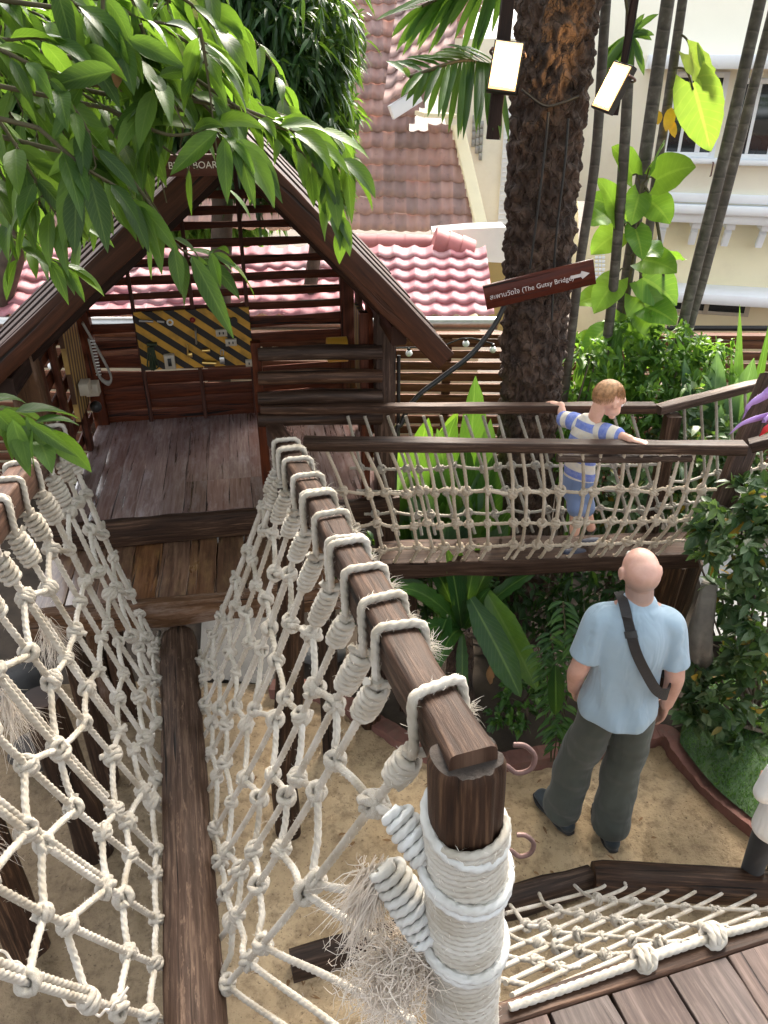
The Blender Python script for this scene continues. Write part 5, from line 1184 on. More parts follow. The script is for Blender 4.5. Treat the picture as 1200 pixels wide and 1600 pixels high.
# striped shirt and sleeves
def stripes(name, coord, axis, a_, b_, per, off):
    m, t, p = newmat(name); c = nd(t, 'ShaderNodeTexCoord').outputs[coord]; s = nd(t, 'ShaderNodeSeparateXYZ'); t.links.new(c, s.inputs[0])
    v = s.outputs[axis]
    if coord == 'Object': v = math_(t, 'ADD', v, math_(t, 'ADD', math_(t, 'MULTIPLY', s.outputs[0], .20), math_(t, 'MULTIPLY', s.outputs[1], .10)))
    f = math_(t, 'FRACT', math_(t, 'MULTIPLY', math_(t, 'ADD', v, off), 1/per)); k = ramp(t, f, [(.0, b_), (.44, b_), (.47, a_), (.97, a_)]); n = noise(t, nd(t, 'ShaderNodeTexCoord').outputs['Object'], 60, 4)
    k2 = mixc(t, ramp(t, n, [(.4, (0, 0, 0)), (.7, (.35,)*3)]), k, (.42, .45, .6, 1)); t.links.new(k2, p.inputs['Base Color']); p.inputs['Roughness'].default_value = .95; p.inputs['Specular IOR Level'].default_value = .1
    fo = noise(t, nd(t, 'ShaderNodeTexCoord').outputs['Object'], 24, 2); bump(t, p, fo, .5, .015); return m
BL, CR = (.15, .20, .50), (.66, .60, .50)
mb = MB(); tx = nrm(A(.66, -.72, 0)*-1+A(0, 0, 0)); ux = nrm(shR-shL)
chain(mb, [bc(903, 765, 3.42), bc(905, 745, 3.42), waist, bc(913, 692, 3.41), bc(921, 667, 3.40), nk-A(0, 0, .008)], [.068, .067, .064, .062, .050, .040], [.085, .083, .080, .084, .080, .045], np.cross(ux, A(0, 0, 1)), 30, 5)
remeshed(mb, 'shirt', stripes('striped_shirt', 'Object', 2, CR, BL, .086, .012), boy, .006, 2)
for s_, e_, h_ in ((shL, elL, hL), (shR, elR, hR)):
    mb = MB(); ctr = lerp(nk, s_, .55)-A(0, 0, .018); chain(mb, [ctr, s_, lerp(s_, e_, .55), lerp(s_, e_, .95)], [.045, .046, .042, .041], [.045, .046, .042, .041], None, 24, 6)
    mb.build('sleeve', stripes('striped_sleeve', 'UV', 0, CR, BL, .075, .0), boy)
mb = MB(); chain(mb, [bc(904, 748, 3.42), bc(904, 768, 3.42)], [.07, .075], [.086, .088], np.cross(ux, A(0, 0, 1)), 24, 4)
for kk, dx in ((kA, 0), (kB, 0)): chain(mb, [lerp(hip, kk, .25), lerp(hip, kk, .95)], [.056, .054], [.056, .054], None, 20, 5)
remeshed(mb, 'shorts', clothmat('blue_shorts', (.16, .22, .38), .15, 14, .4), boy, .006, 3)
for f_, d in ((fA, nrm(A(.8, .15, 0))), (fB, nrm(A(.85, .3, 0)))):
    mb = MB(); b_ = f_+A(0, 0, .0); b_[2] = zd+.022; chain(mb, [b_-d*.03, b_+d*.02, b_+d*.065], [.026, .026, .018], [.026, .03, .026], A(0, 0, 1), 14, 4); s_ = mb.build('shoe', plain('blue_shoe', (.015, .022, .05), .6, .2, 20), boy)
    mb = MB(); q = [(p*A(1, 1, 0)+A(0, 0, zd+.006)) for p in (b_-d*.05, b_, b_+d*.085)]; chain(mb, q, [.008]*3, [.02, .032, .022], A(0, 0, 1), 12, 4); mb.build('sole', M['white'], s_)

# --- a child at the right edge, mostly outside the picture
co = at_z(1189, 1412, 0)+A(.0, .05, 0); kid = thing('person', 'person in white shirt and black trousers cut off by the right photo edge', 'person', co); s_ = .62
def c_(x, y, z): return co+A(x, y, z)*s_
mb = MB(); hc2 = c_(.0, .02, 1.60); ball(mb, hc2, A(.085, .105, .125)*s_*1.1, 16); ball(mb, hc2+A(0, .06, -.05), A(.06, .05, .06)*s_, 12); ball(mb, hc2+A(0, .072, -.018), .011, 8)
chain(mb, [c_(0, 0, 1.35), c_(0, 0, 1.5)], [.06*s_]*2, None, None, 12, 3); chain(mb, [c_(0, 0, .95), c_(0, 0, 1.38)], [.09*s_, .1*s_], [.14*s_, .15*s_], A(0, 1, 0), 16, 3)
for sx in (-1, 1):
    P = [c_(.17*sx, 0, 1.38), c_(.22*sx, .03, 1.12), c_(.10*sx, .22, 1.0)]; chain(mb, P, [.055*s_, .045*s_, .03*s_], None, None, 14, 4)
    hand(mb, P[-1], A(-.5*sx, .8, .1), A(0, -.3, -1), A(0, 0, 1), .064, .4); chain(mb, [c_(.09*sx, 0, .9), c_(.1*sx, .02, .5), c_(.1*sx, 0, .08)], [.08*s_, .055*s_, .04*s_], None, None, 14, 4)
remeshed(mb, 'body', SB, kid, .006, 3)
mb = MB(); chain(mb, [c_(0, 0, .80), c_(0, 0, 1.1), c_(0, 0, 1.34), c_(0, 0, 1.44)], np.array([.15, .135, .13, .08])*s_, np.array([.225, .205, .20, .10])*s_, A(0, 1, 0), 26, 4)
for sx in (-1, 1): chain(mb, [c_(.12*sx, 0, 1.38), c_(.18*sx, 0, 1.36), c_(.235*sx, -.02, 1.18)], np.array([.08, .08, .08])*s_, None, None, 18, 4)
remeshed(mb, 'shirt', clothmat('white_shirt', (.72, .71, .70), .06, 14, .5), kid, .007, 3)
mb = MB(); chain(mb, [c_(0, 0, .98), c_(0, 0, .85)], np.array([.11, .12])*s_, np.array([.17, .18])*s_, A(0, 1, 0), 22, 3)
for sx in (-1, 1): chain(mb, [c_(.09*sx, 0, .86), c_(.1*sx, .01, .5), c_(.1*sx, 0, .1)], np.array([.11, .085, .075])*s_, None, None, 18, 4)
remeshed(mb, 'trousers', clothmat('black_trousers', (.018, .018, .02), .2, 8, .4), kid, .007, 3)
mb = MB(); ball(mb, hc2+A(0, -.012, .014), A(.092, .108, .122)*s_*1.1, 16); mb.build('hair', plain('dark_hair', (.02, .014, .01), .5, .3, 40), kid)
for sx in (-1, 1):
    mb = MB(); f0 = c_(.1*sx, .0, .045); chain(mb, [f0-A(0, .03, 0), f0+A(0, .03, 0), f0+A(0, .09, -.008)], [.026, .026, .018], [.026, .03, .026], A(0, 0, 1), 14, 4); mb.build('shoe', M['black'], kid)
# ================================================================ PLANTS
def blade(mb, p, d, n, L, W, shape='lance', droop=.8, seg=8, fold=.25, ripple=0.0, rk=9.0, twist=0.0, mi=0, across=5):
    """one leaf: starts at p along d, face normal n, bends down; uv = (t, side)"""
    p = np.asarray(p, float); d = nrm(d); n = nrm(np.asarray(n)-d*np.dot(n, d)); t = np.linspace(0, 1, seg+1); P = [p]; Ns = [n]; Ds = [d]; st = L/seg
    for i in range(seg):
        d2 = nrm(d+A(0, 0, -1)*droop/seg*(.4+1.2*t[i])); n = nrm(n-d2*np.dot(n, d2))
        if twist: s_ = np.cross(d2, n); n = nrm(n+s_*twist/seg)
        d = d2; P.append(P[-1]+d*st); Ns.append(n); Ds.append(d)
    P, Ns, Ds = np.array(P), np.array(Ns), np.array(Ds); S = np.cross(Ds, Ns)
    if shape == 'lance': w_ = np.sin(np.pi*np.clip(t, 0, 1)**.82)**.85*(1-.25*t)
    elif shape == 'oval': w_ = np.sin(np.pi*t**.9)**.62
    elif shape == 'heart': w_ = np.where(t < .22, .55+.45*np.sin(t/.22*np.pi/2), np.cos((t-.22)/.78*np.pi/2)**.75)
    else: w_ = np.clip(np.minimum(.35+t*2.2, 1)*np.minimum(1, (1-t)*3.2)**.7, 0, 1)
    w_ = np.maximum(w_, .015)*W/2; v = np.linspace(-1, 1, across)
    ph = rng.uniform(0, 6.28); rip = ripple*np.sin(t[:, None]*rk*6.283+ph+np.sign(v)[None]*.6)*np.abs(v)[None]
    back = (-.22*L*np.clip(1-t/.22, 0, 1)[:, None]*np.abs(v)[None]**1.5) if shape == 'heart' else 0
    V = P[:, None]+S[:, None]*(w_[:, None]*v[None])[..., None]+Ns[:, None]*((np.abs(v)[None]*fold*w_[:, None])+rip)[..., None]
    if shape == 'heart': V = V+Ds[:, None]*back[..., None]
    UV = np.stack(np.broadcast_arrays(t[:, None], v[None]), -1); mb.add(V.reshape(-1, 3), grid_faces(seg+1, across), UV.reshape(-1, 2), mi); return P[-1]
def rdir(): return nrm(rng.normal(0, 1, 3))
# unit leaves stamped by the thousand (few faces each)
def stamp(mb, pos, d, n, L, W, droop=.25, fold=.3, mi=0):
    k = len(pos); t = np.array([0, .3, .65, 1.0]); w_ = np.array([.08, .95, .8, .03]); v = np.array([-1, 0, 1.0])
    d = d/np.linalg.norm(d, axis=1, keepdims=True); n = n-d*np.sum(d*n, 1)[:, None]; n /= np.linalg.norm(n, axis=1, keepdims=True); s = np.cross(d, n)
    V = pos[:, None, None]+d[:, None, None]*(t[None, :, None, None]*L[:, None, None, None])+s[:, None, None]*(v[None, None, :, None]*(w_[None, :, None, None]*W[:, None, None, None]/2))
    V = V+n[:, None, None]*(np.abs(v)[None, None, :, None]*fold*w_[None, :, None, None]*W[:, None, None, None]/2)-A(0, 0, 1)*(t[None, :, None, None]**2*droop*L[:, None, None, None])
    f = grid_faces(4, 3)[None]+(np.arange(k)*12)[:, None, None]; UV = np.broadcast_to(np.stack(np.broadcast_arrays(t[:, None], v[None]), -1)[None], (k, 4, 3, 2))
    mb.add(V.reshape(-1, 3), f.reshape(-1, 4), UV.reshape(-1, 2), mi)
def crown(mb, blobs, dens, L, W, droop=.4, hang=.3, sprig=7):
    """leaf clumps spread through ellipsoids: blobs = [(centre, radii)]"""
    for c, r in blobs:
        c = np.asarray(c, float); r = np.broadcast_to(np.asarray(r, float), (3,)); n = int(dens*(r[0]*r[1]*r[2])**(2/3))
        dirs = rng.normal(0, 1, (n, 3)); dirs /= np.linalg.norm(dirs, axis=1, keepdims=True); rad = rng.uniform(.25, 1, n)**.4*(1+.16*rng.normal(0, 1, n)*(rng.random(n) < .4))
        tips = c+dirs*r*rad[:, None]
        out = dirs*.8+rng.normal(0, .5, (n, 3)); out[:, 2] -= hang
        pos = np.repeat(tips, sprig, 0); o = np.repeat(out, sprig, 0); d = o+rng.normal(0, .75, o.shape); pos = pos+o/np.linalg.norm(o, axis=1, keepdims=True)*rng.uniform(-.8, .3, (len(pos), 1))*L
        nn = rng.normal(0, .6, d.shape); nn[:, 2] += 1
        stamp(mb, pos, d, nn, L*rng.uniform(.6, 1.2, len(pos)), W*rng.uniform(.7, 1.2, len(pos)), droop)
def branches(mb, root, blobs, r0, jitter=.2):
    for c, r in blobs:
        c = np.asarray(c, float); m_id = lerp(root, c, .55)+rng.normal(0, jitter*.5, 3); tube(mb, [root, lerp(root, m_id, .5)+rng.normal(0, jitter*.3, 3), m_id, c], [r0, r0*.7, r0*.5, r0*.2], 8, smooth=4)
        for k in range(5): e = c+rng.normal(0, .45, 3)*np.asarray(r); tube(mb, [m_id, lerp(m_id, e, .5)+rng.normal(0, .06, 3), e], [r0*.35, r0*.22, r0*.08], 5, smooth=3)
M['leaf_mango'] = leafmat('long_leaf', (.015, .045, .011), (.036, .095, .015), (.10, .19, .024), .35, .46, 12, .4)
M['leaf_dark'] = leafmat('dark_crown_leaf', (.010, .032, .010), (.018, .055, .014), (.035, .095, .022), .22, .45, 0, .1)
M['leaf_mid'] = leafmat('mid_crown_leaf', (.03, .09, .015), (.055, .14, .02), (.11, .22, .035), .4, .45, 0, .1)
M['leaf_shrub'] = leafmat('shrub_leaf', (.022, .055, .02), (.05, .10, .038), (.12, .17, .085), .22, .4, 0, .3, old=(.33, .19, .02))
M['leaf_glossy'] = leafmat('bright_broad_leaf', (.035, .11, .018), (.06, .17, .025), (.12, .25, .045), .20, .33, 16, .6)
M['leaf_pothos'] = leafmat('climber_leaf', (.055, .15, .018), (.10, .22, .022), (.18, .30, .032), .34, .3, 9, .5)
M['leaf_fern'] = leafmat('fern_frond', (.014, .05, .016), (.03, .095, .02), (.085, .18, .028), .26, .3, 15, .7)
M['leaf_palm'] = leafmat('palm_leaflet', (.02, .06, .015), (.04, .11, .022), (.10, .19, .04), .3, .4, 0, .2)
M['leaf_blue'] = leafmat('grey_green_leaf', (.045, .10, .06), (.07, .15, .085), (.11, .2, .11), .3, .35, 12, .5)
M['bark'] = plain('grey_brown_bark', (.10, .075, .055), .9, .4, 12, bstr=.8, bscale=40)
M['twig'] = plain('green_brown_twig', (.075, .065, .03), .8, .3, 12)
M['dead'] = plain('dead_leaf', (.24, .13, .055), .85, .35, 14)

# ---- near tree whose sprays of long leaves hang in from the top left
tree = thing('leafy_tree', 'near tree with long glossy leaves hanging into the top left corner of the photo', 'tree', A(-2.9, 1.6, 0))
mb = MB(); tr0 = A(-2.9, 1.6, -.05); tube(mb, [tr0, A(-2.85, 1.6, 1.5), A(-2.7, 1.7, 3.0), A(-2.3, 1.9, 4.3)], [.16, .13, .11, .08], 14, smooth=5); mb.build('trunk', M['bark'], tree)
mbb = MB(); mbl = MB(); fork = A(-2.6, 1.75, 3.4)
def leafcol(mb, p, d, n, L, W, **k): blade(mb, p, d, n, L, W, 'lance', seg=7, **k)
PXB = [(268, 226, 356, 290), (250, 300, 365, 372)]
def to_px(p): q = np.asarray(p)-A(0, 0, CAMZ); d = q[1]*CT-q[2]*ST; return 600+F*q[0]/d, 800-F*(q[1]*ST+q[2]*CT)/d
def spray(px, d0, d1, nleaf, L=.15, W=.042, r=.005, droop=1.0, lead=True, sag=.0):
    """a twig through photo pixels (depth d0..d1) with alternate drooping leaves"""
    k = len(px); P = smoothpath([at_d(u, v, d0+(d1-d0)*i/(k-1)) for i, (u, v) in enumerate(px)], 8); m_ = len(P)
    tube(mbb, P, np.linspace(r, r*.35, m_), 6)
    if lead: tube(mbb, [fork+rng.normal(0, .1, 3), lerp(fork, P[0], .5)+A(0, 0, .15), P[0]], [.012, .008, r], 6, smooth=4)
    T = np.gradient(P, axis=0)
    for j in range(nleaf):
        i = int((.12+.88*j/max(1, nleaf-1))*(m_-1)); tg = nrm(T[i]); sd_ = nrm(np.cross(tg, A(0, 0, 1))+1e-6)*(1 if j % 2 else -1)
        d = nrm(tg*.75+sd_*rng.uniform(.45, 1.0)+A(0, 0, rng.uniform(-.55, .2))+rng.normal(0, .2, 3)); l = L*rng.uniform(.65, 1.2)
        n = nrm(A(0, 0, 1)+rng.normal(0, .45, 3)-A(0, .35, 0)); q = P[i]+d*.012
        if any(x0 < u < x1 and y0 < v < y1 for f in (.15, .3, .45, .6, .75, .9, 1.0) for u, v in [to_px(q+d*l*f-A(0, 0, l*f*f*.35))] for x0, y0, x1, y1 in PXB) and (rng.random() < .97): continue
        tube(mbb, [P[i], q], .0018, 4); leafcol(mbl, q, d, n, l, W*rng.uniform(.8, 1.2)*l/L, droop=droop*rng.uniform(.6, 1.5), fold=rng.uniform(.1, .4), twist=rng.normal(0, .5))
for px, a, b, nl_, L in (
    ([(120, -60), (200, 20), (300, 50), (330, 110)], 1.75, 1.8, 11, .15), ([(160, -30), (170, 60), (250, 130), (290, 200)], 1.7, 1.8, 12, .15), ([(-40, 60), (60, 110), (130, 190), (150, 260)], 1.6, 1.7, 12, .15),
    ([(230, 30), (330, 90), (400, 160), (470, 190), (530, 215)], 1.85, 2.2, 15, .15), ([(300, 120), (400, 185), (470, 210), (515, 235), (540, 260)], 1.9, 2.1, 13, .13), ([(380, 170), (450, 200), (500, 240), (520, 290)], 1.95, 2.1, 11, .13),
    ([(170, 170), (260, 210), (330, 205), (370, 225)], 1.8, 1.85, 11, .16), ([(60, 200), (130, 260), (180, 290), (220, 320)], 1.65, 1.75, 11, .16), ([(-30, 150), (20, 220), (60, 290), (90, 340)], 1.7, 1.75, 10, .14),
    ([(190, 260), (235, 320), (265, 370), (300, 400), (340, 400)], 1.8, 1.85, 8, .13), ([(-60, 20), (0, 60), (60, 60), (140, 80)], 1.6, 1.7, 11, .15), ([(60, -60), (110, 0), (160, 40), (220, 90)], 1.65, 1.75, 12, .15),
    ([(-60, -20), (20, 10), (70, 30), (110, 90)], 1.9, 2.0, 12, .15), ([(200, -60), (260, 0), (330, 20), (380, 40)], 2.0, 2.1, 11, .15), ([(-60, 240), (-10, 290), (20, 340), (30, 400)], 2.2, 2.3, 10, .14), ([(-60, 330), (20, 370), (70, 400), (110, 420)], 2.4, 2.45, 11, .13),
    ([(-50, 640), (0, 640), (30, 655), (60, 670)], 1.5, 1.5, 9, .11), ([(100, 130), (200, 190), (270, 240), (310, 265)], 2.0, 2.05, 12, .15), ([(350, 20), (420, 90), (450, 170), (480, 250)], 2.3, 2.4, 12, .13),
    ([(0, -40), (40, 80), (50, 180), (60, 250)], 2.1, 2.2, 12, .15), ([(240, 60), (280, 140), (300, 220), (290, 280)], 2.1, 2.2, 11, .15), ([(120, 60), (140, 160), (130, 240), (170, 330)], 2.2, 2.3, 11, .15), ([(430, 200), (490, 260), (520, 320), (535, 345)], 2.2, 2.3, 9, .12)):
    spray(px, a, b, nl_+6, L*.97, .048)
for i in range(84):
    u, v = rng.uniform(-60, 340), rng.uniform(-110, 210)-.0; dd = rng.uniform(1.7, 2.7)
    if v > 150 and u > 230: continue
    ex, ey = rng.uniform(-30, 110), rng.uniform(70, 170); spray([(u, v), (u+ex*.5, v+ey*.4), (u+ex, v+ey)], dd, dd+.1, 12, .13, .042, lead=False)
# the single long leaves that catch the eye
def oneleaf(p0, p1, d, W, n=(0, -.9, .4), droop=.15): a, b = at_d(*p0, d), at_d(*p1, d+.03); blade(mbl, a, b-a, A(*n), np.linalg.norm(b-a), W, 'lance', droop, 9, .35)
for a, b, d, W in (((300, 400), (368, 528), 1.75, .050), ((272, 385), (283, 460), 1.75, .040), ((330, 395), (345, 450), 1.77, .03), ((310, 400), (345, 470), 1.8, .03), ((335, 395), (370, 415), 1.76, .022), ((20, 655), (48, 745), 1.45, .045), ((45, 660), (125, 712), 1.45, .030), ((40, 650), (90, 715), 1.46, .028), ((-10, 640), (30, 680), 1.45, .035), ((350, 215), (355, 318), 1.8, .045), ((370, 218), (400, 325), 1.82, .045), ((340, 205), (262, 270), 1.78, .055), ((130, 130), (75, 225), 1.65, .04), ((170, 200), (70, 270), 1.7, .055), ((200, 60), (290, 100), 1.7, .05), ((120, 250), (95, 390), 1.7, .06), ((120, 290), (115, 400), 1.66, .055), ((180, 110), (70, 130), 1.62, .06), ((540, 230), (550, 350), 2.1, .045), ((520, 280), (500, 320), 2.1, .04)): oneleaf(a, b, d, W)
shade_blobs = [(A(x, y, z), A(1.15, 1.0, .55)) for x, y, z in ((-2.6, -.4, 5.0), (-1.2, -.2, 5.3), (.3, -.1, 5.2), (1.8, -.2, 5.4), (-2.4, -1.9, 5.4), (-.9, -1.8, 5.6), (.7, -1.9, 5.5), (2.2, -2.0, 5.6), (-1.6, 1.1, 5.4), (.1, 1.2, 5.6), (-3.0, 1.0, 5.2), (-2.4, 2.2, 5.3), (.6, 2.5, 5.4), (1.9, 1.4, 5.5), (2.0, 2.7, 5.6), (3.2, 3.6, 5.7), (3.1, 2.2, 5.5), (4.2, 3.4, 5.8), (3.4, .6, 5.5), (.9, 3.9, 5.7))]  # unseen overhead crown, added and placed to shade the foreground and platform
mb = MB(); branches(mb, A(-2.3, 1.9, 4.3), shade_blobs, .07); mb.build('limb', M['bark'], tree)  # limbs of the added unseen shade crown
mb = MB(); crown(mb, shade_blobs, 46, .22, .07, .4, .3, 8); mb.build('crown', M['leaf_mango'], tree)  # leaves of the added unseen shade crown
mbb.build('branch', M['twig'], tree); mbl.build('foliage', M['leaf_mango'], tree)
mb = MB(); blade(mb, at_d(185, 100, 1.68), A(-.3, .1, -1), A(0, -1, .3), .05, .03, 'lance', .3); mb.build('dead_leaf', M['dead'], tree)

def tree_of(name, label, base, fork_, blobs, dens, L, W, mat_, tr=.12, droop=.5, hang=.5, group=None):
    t = thing(name, label, 'tree', base, group); mb = MB(); base = np.asarray(base, float); fork_ = np.asarray(fork_, float)
    tube(mb, [base-A(0, 0, .05), lerp(base, fork_, .5)+rng.normal(0, .05, 3), fork_], [tr, tr*.8, tr*.65], 12, smooth=5); mb.build('trunk', M['bark'], t)
    mb = MB(); branches(mb, fork_, blobs, tr*.5); mb.build('limb', M['bark'], t)
    mb = MB(); crown(mb, blobs, dens, L, W, droop, hang); mb.build('crown', mat_, t); return t
B = lambda u, v, Y, r: (at_y(u, v, Y), r)
tree_of('dense_tree', 'dense dark green tree with drooping leaves behind the hut roof left of the tiled roof', A(-1.6, 6.6, 0), at_y(400, 120, 6.4)-A(.3, 0, .6), [B(450, 60, 6.2, (.50, .45, .5)), B(400, 150, 6.2, (.5, .45, .5)), B(470, 170, 6.1, (.36, .4, .42)), B(360, 60, 6.4, (.6, .5, .6)), B(400, -20, 6.3, (.45, .4, .3)), B(390, 230, 6.3, (.5, .4, .4))], 1500, .13, .03, M['leaf_dark'], hang=.9)
tree_of('dense_tree', 'mid green tree beside the tiled roof with paler outer leaves', A(-.9, 6.9, 0), at_y(500, 200, 6.8)-A(0, 0, .5), [B(505, 110, 6.7, (.24, .3, .4)), B(512, 190, 6.6, (.24, .3, .32)), B(500, 250, 6.7, (.25, .3, .3)), B(495, 30, 6.8, (.26, .3, .4)), B(520, 300, 6.6, (.16, .2, .2))], 1700, .11, .028, M['leaf_mid'], .08, hang=.6)
tree_of('dense_tree', 'tall shady tree behind the left end of the hut roof', A(-4.4, 6.8, 0), at_y(100, 120, 6.6), [B(60, 40, 6.4, (.9, .6, .8)), B(220, 60, 6.6, (.9, .6, .8)), B(150, 190, 6.7, (.8, .5, .6)), B(20, 220, 6.5, (.7, .5, .5)), B(280, 190, 6.9, (.6, .5, .5)), B(100, -80, 6.6, (1.1, .7, .7)), B(300, -60, 6.8, (1, .7, .7))], 900, .16, .04, M['leaf_dark'], .16)
tree_of('dense_tree', 'sunlit bright green tree far behind the hut seen through the gable', A(-3.4, 11, 0), at_y(200, 250, 10.5), [B(60, 330, 10, (1.3, .6, .5)), B(260, 320, 10.5, (1.2, .6, .7)), B(340, 300, 10.5, (.9, .6, .6)), B(150, 300, 11, (1.5, .7, .9)), B(0, 280, 10, (1.2, .7, .9))], 420, .26, .08, M['leaf_mid'], .2)

# ---- thin ringed palm stems at the right
def stemmat():
    m, t, p = newmat('ringed_stem'); uv = nd(t, 'ShaderNodeTexCoord').outputs['UV']; s = nd(t, 'ShaderNodeSeparateXYZ'); t.links.new(uv, s.inputs[0])
    n = noise(t, nd(t, 'ShaderNodeTexCoord').outputs['Object'], 18, 5); n0 = noise(t, nd(t, 'ShaderNodeTexCoord').outputs['Object'], 3, 5)
    f = math_(t, 'FRACT', math_(t, 'ADD', math_(t, 'MULTIPLY', s.outputs[0], 11.0), math_(t, 'MULTIPLY', n0, 1.2)))
    base = ramp(t, n, [(.3, (.035, .03, .024)), (.55, (.075, .066, .052)), (.75, (.16, .15, .125))]); c = mixc(t, ramp(t, f, [(.0, (.7,)*3), (.06, (.7,)*3), (.12, (0, 0, 0))]), base, (.24, .21, .17, 1)); c = mixc(t, ramp(t, f, [(.14, (.6,)*3), (.3, (0, 0, 0))]), c, (.02, .016, .012, 1))
    t.links.new(c, p.inputs['Base Color']); p.inputs['Roughness'].default_value = .65; bump(t, p, f, .3, .004); return m
M['stem'] = stemmat()
GS = 'thin ringed palm stems'
def frondset(mbs, mbl, c, d, L, nleaf, lw, ll, droop=.9):
    d = nrm(d); P = [np.asarray(c, float)]; dd = d
    for i in range(12): dd = nrm(dd+A(0, 0, -droop/12)); P.append(P[-1]+dd*L/12)
    P = np.array(P); tube(mbs, P, np.linspace(.011, .003, 13), 6); T = np.gradient(P, axis=0)
    for j in range(nleaf):
        tt = .12+.88*j/(nleaf-1); k = tt*12; i = min(11, int(k)); p = lerp(P[i], P[i+1], k-i); tg = nrm(T[i]); sd_ = nrm(np.cross(tg, A(0, 0, 1)))
        for s in (-1, 1): blade(mbl, p, tg*.7+sd_*s*1.0+A(0, 0, .10)+rng.normal(0, .06, 3), A(0, 0, 1)+sd_*s*-.2, ll*math.sin(.35+tt*2.3)*rng.uniform(.85, 1.1), lw, 'strap', rng.uniform(.8, 1.5), 5, .35, across=3)
def stem(px, Y0_, Y1_, r, label, fr=(), dx=0):
    p0, p1 = at_y(*px[0], Y0_), at_y(*px[-1], Y1_); mids = [at_y(*q, lerp(Y0_, Y1_, (i+1)/(len(px)-1))) for i, q in enumerate(px[1:-1])]
    d = nrm(p1-(mids[-1] if mids else p0)); top = p1+d*.9; bot = p0+nrm(p0-(mids[0] if mids else p1))*0; g0 = A(bot[0]-.02, bot[1], .0)
    t = thing('slender_palm', label, 'palm tree', g0); mb = MB(); tube(mb, [g0-A(0, 0, .05), lerp(g0, bot, .5), bot]+mids+[p1, top], [r*1.15, r*1.08]+[r]*(len(mids)+1)+[r*.95, r*.9], 14, smooth=6); mb.build('trunk', M['stem'], t)
    ms, ml = MB(), MB()
    for az, el, L in fr: frondset(ms, ml, top, A(math.cos(az)*math.cos(el), math.sin(az)*math.cos(el), math.sin(el)), L, 22, .035, .42)
    if fr: ms.build('frond_stalk', M['twig'], t); ml.build('frond', M['leaf_palm'], t)
    return t
FR = [(.3, .5, 1.3), (1.6, .6, 1.2), (2.6, .4, 1.3), (4.0, .6, 1.2), (5.2, .5, 1.3)]
stem([(938, 590), (955, 480), (975, 240), (988, -20)], 4.75, 4.75, .030, 'slender palm stem rising just right of the sideways floodlight', FR)
stem([(884, 600), (905, 420), (930, 250), (945, 30)], 4.55, 4.55, .027, 'slender grey stem close to the right side of the thick palm trunk', FR[:3])
stem([(958, 575), (985, 400), (1005, 265), (1045, -10)], 4.9, 4.9, .038, 'pale ringed palm stem with a climber wound round it', FR)
stem([(985, 590), (1022, 300), (1045, 150), (1068, -10)], 5.1, 5.1, .028, 'thin ringed palm stem standing behind the yellow leaf', FR[1:4])
stem([(1062, 530), (1085, 430), (1130, 250), (1190, -10)], 4.9, 4.95, .034, 'dark leaning stem, left one of the pair before the white window', FR)
stem([(1070, 540), (1100, 430), (1148, 250), (1215, -10)], 5.0, 5.05, .030, 'leaning stem with pale edge, right one of the pair before the white window', FR[:2])
# fan of hanging leaflets at the top between roof and lamp
mf = thing('palm_frond', 'drooping dark green palm frond left of the bright floodlight over the tiled roof', 'frond', at_y(770, 105, 4.2)); ms, ml = MB(), MB()
rt = at_y(775, 100, 4.25); tip = at_y(640, 120, 3.9)
tube(ms, [at_y(830, 60, 4.25), rt, at_y(720, 95, 4.05), tip], .008, 6, smooth=5)
for i in range(24):
    k = i/23; p = smoothpath([rt, at_y(720, 95, 4.05), tip], 12)[int(k*24)]; e = at_y(lerp(790, 628, k)+rng.normal(0, 6), lerp(205, 150, k)+rng.normal(0, 8)+28*math.sin(k*3.1), 4.0-.25*rng.random()); blade(ml, p, e-p+A(0, 0, .08), A(.1, -1, .5), np.linalg.norm(e-p)*1.02, .030, 'strap', .35, 7, .4, across=3)
for i in range(12):
    k = i/11; p = smoothpath([rt, at_y(720, 95, 4.05), tip], 12)[int(k*24)]; e = at_y(lerp(720, 605, k), lerp(60, 92, k)+rng.normal(0, 6), 4.0); blade(ml, p, e-p, A(0, -.6, 1), np.linalg.norm(e-p), .034, 'strap', .3, 6, .4, across=3)
ms.build('stalk', M['twig'], mf); ml.build('leaflets', M['leaf_palm'], mf)
mf = thing('palm_frond', 'bright green palm frond at the top edge above the tiled roof', 'frond', at_y(700, 20, 4.6)); ms, ml = MB(), MB()
sp2 = [at_y(800, -70, 4.5), at_y(740, -30, 4.5), at_y(660, 10, 4.4)]; tube(ms, sp2, .008, 6, smooth=6); sq = smoothpath(sp2, 14)
for i in range(22):
    k = i/21; p = sq[int(k*28)]; dwn = at_y(lerp(760, 600, k)+rng.normal(0, 8), lerp(70, 60, k)+rng.normal(0, 14), 4.3); blade(ml, p, dwn-p, A(0, -1, .5), np.linalg.norm(dwn-p)*rng.uniform(.85, 1.1), .036, 'strap', .3, 6, .35, across=3)
for i in range(10): k = i/9; p = sq[int(k*28)]; e = at_y(lerp(680, 585, k), lerp(-40, 20, k), 4.3); blade(ml, p, e-p, A(0, -.5, 1), np.linalg.norm(e-p), .036, 'strap', .3, 6, .35, across=3)
ms.build('stalk', M['twig'], mf); ml.build('leaflets', M['leaf_mid'], mf)
mf = thing('palm_frond', 'folded hanging palm frond right of the palm trunk above the sideways floodlight', 'frond', at_y(985, 60, 4.7)); ms, ml = MB(), MB(); q0 = at_y(985, 55, 4.7); tube(ms, [at_y(975, -20, 4.7), q0], .008, 6)
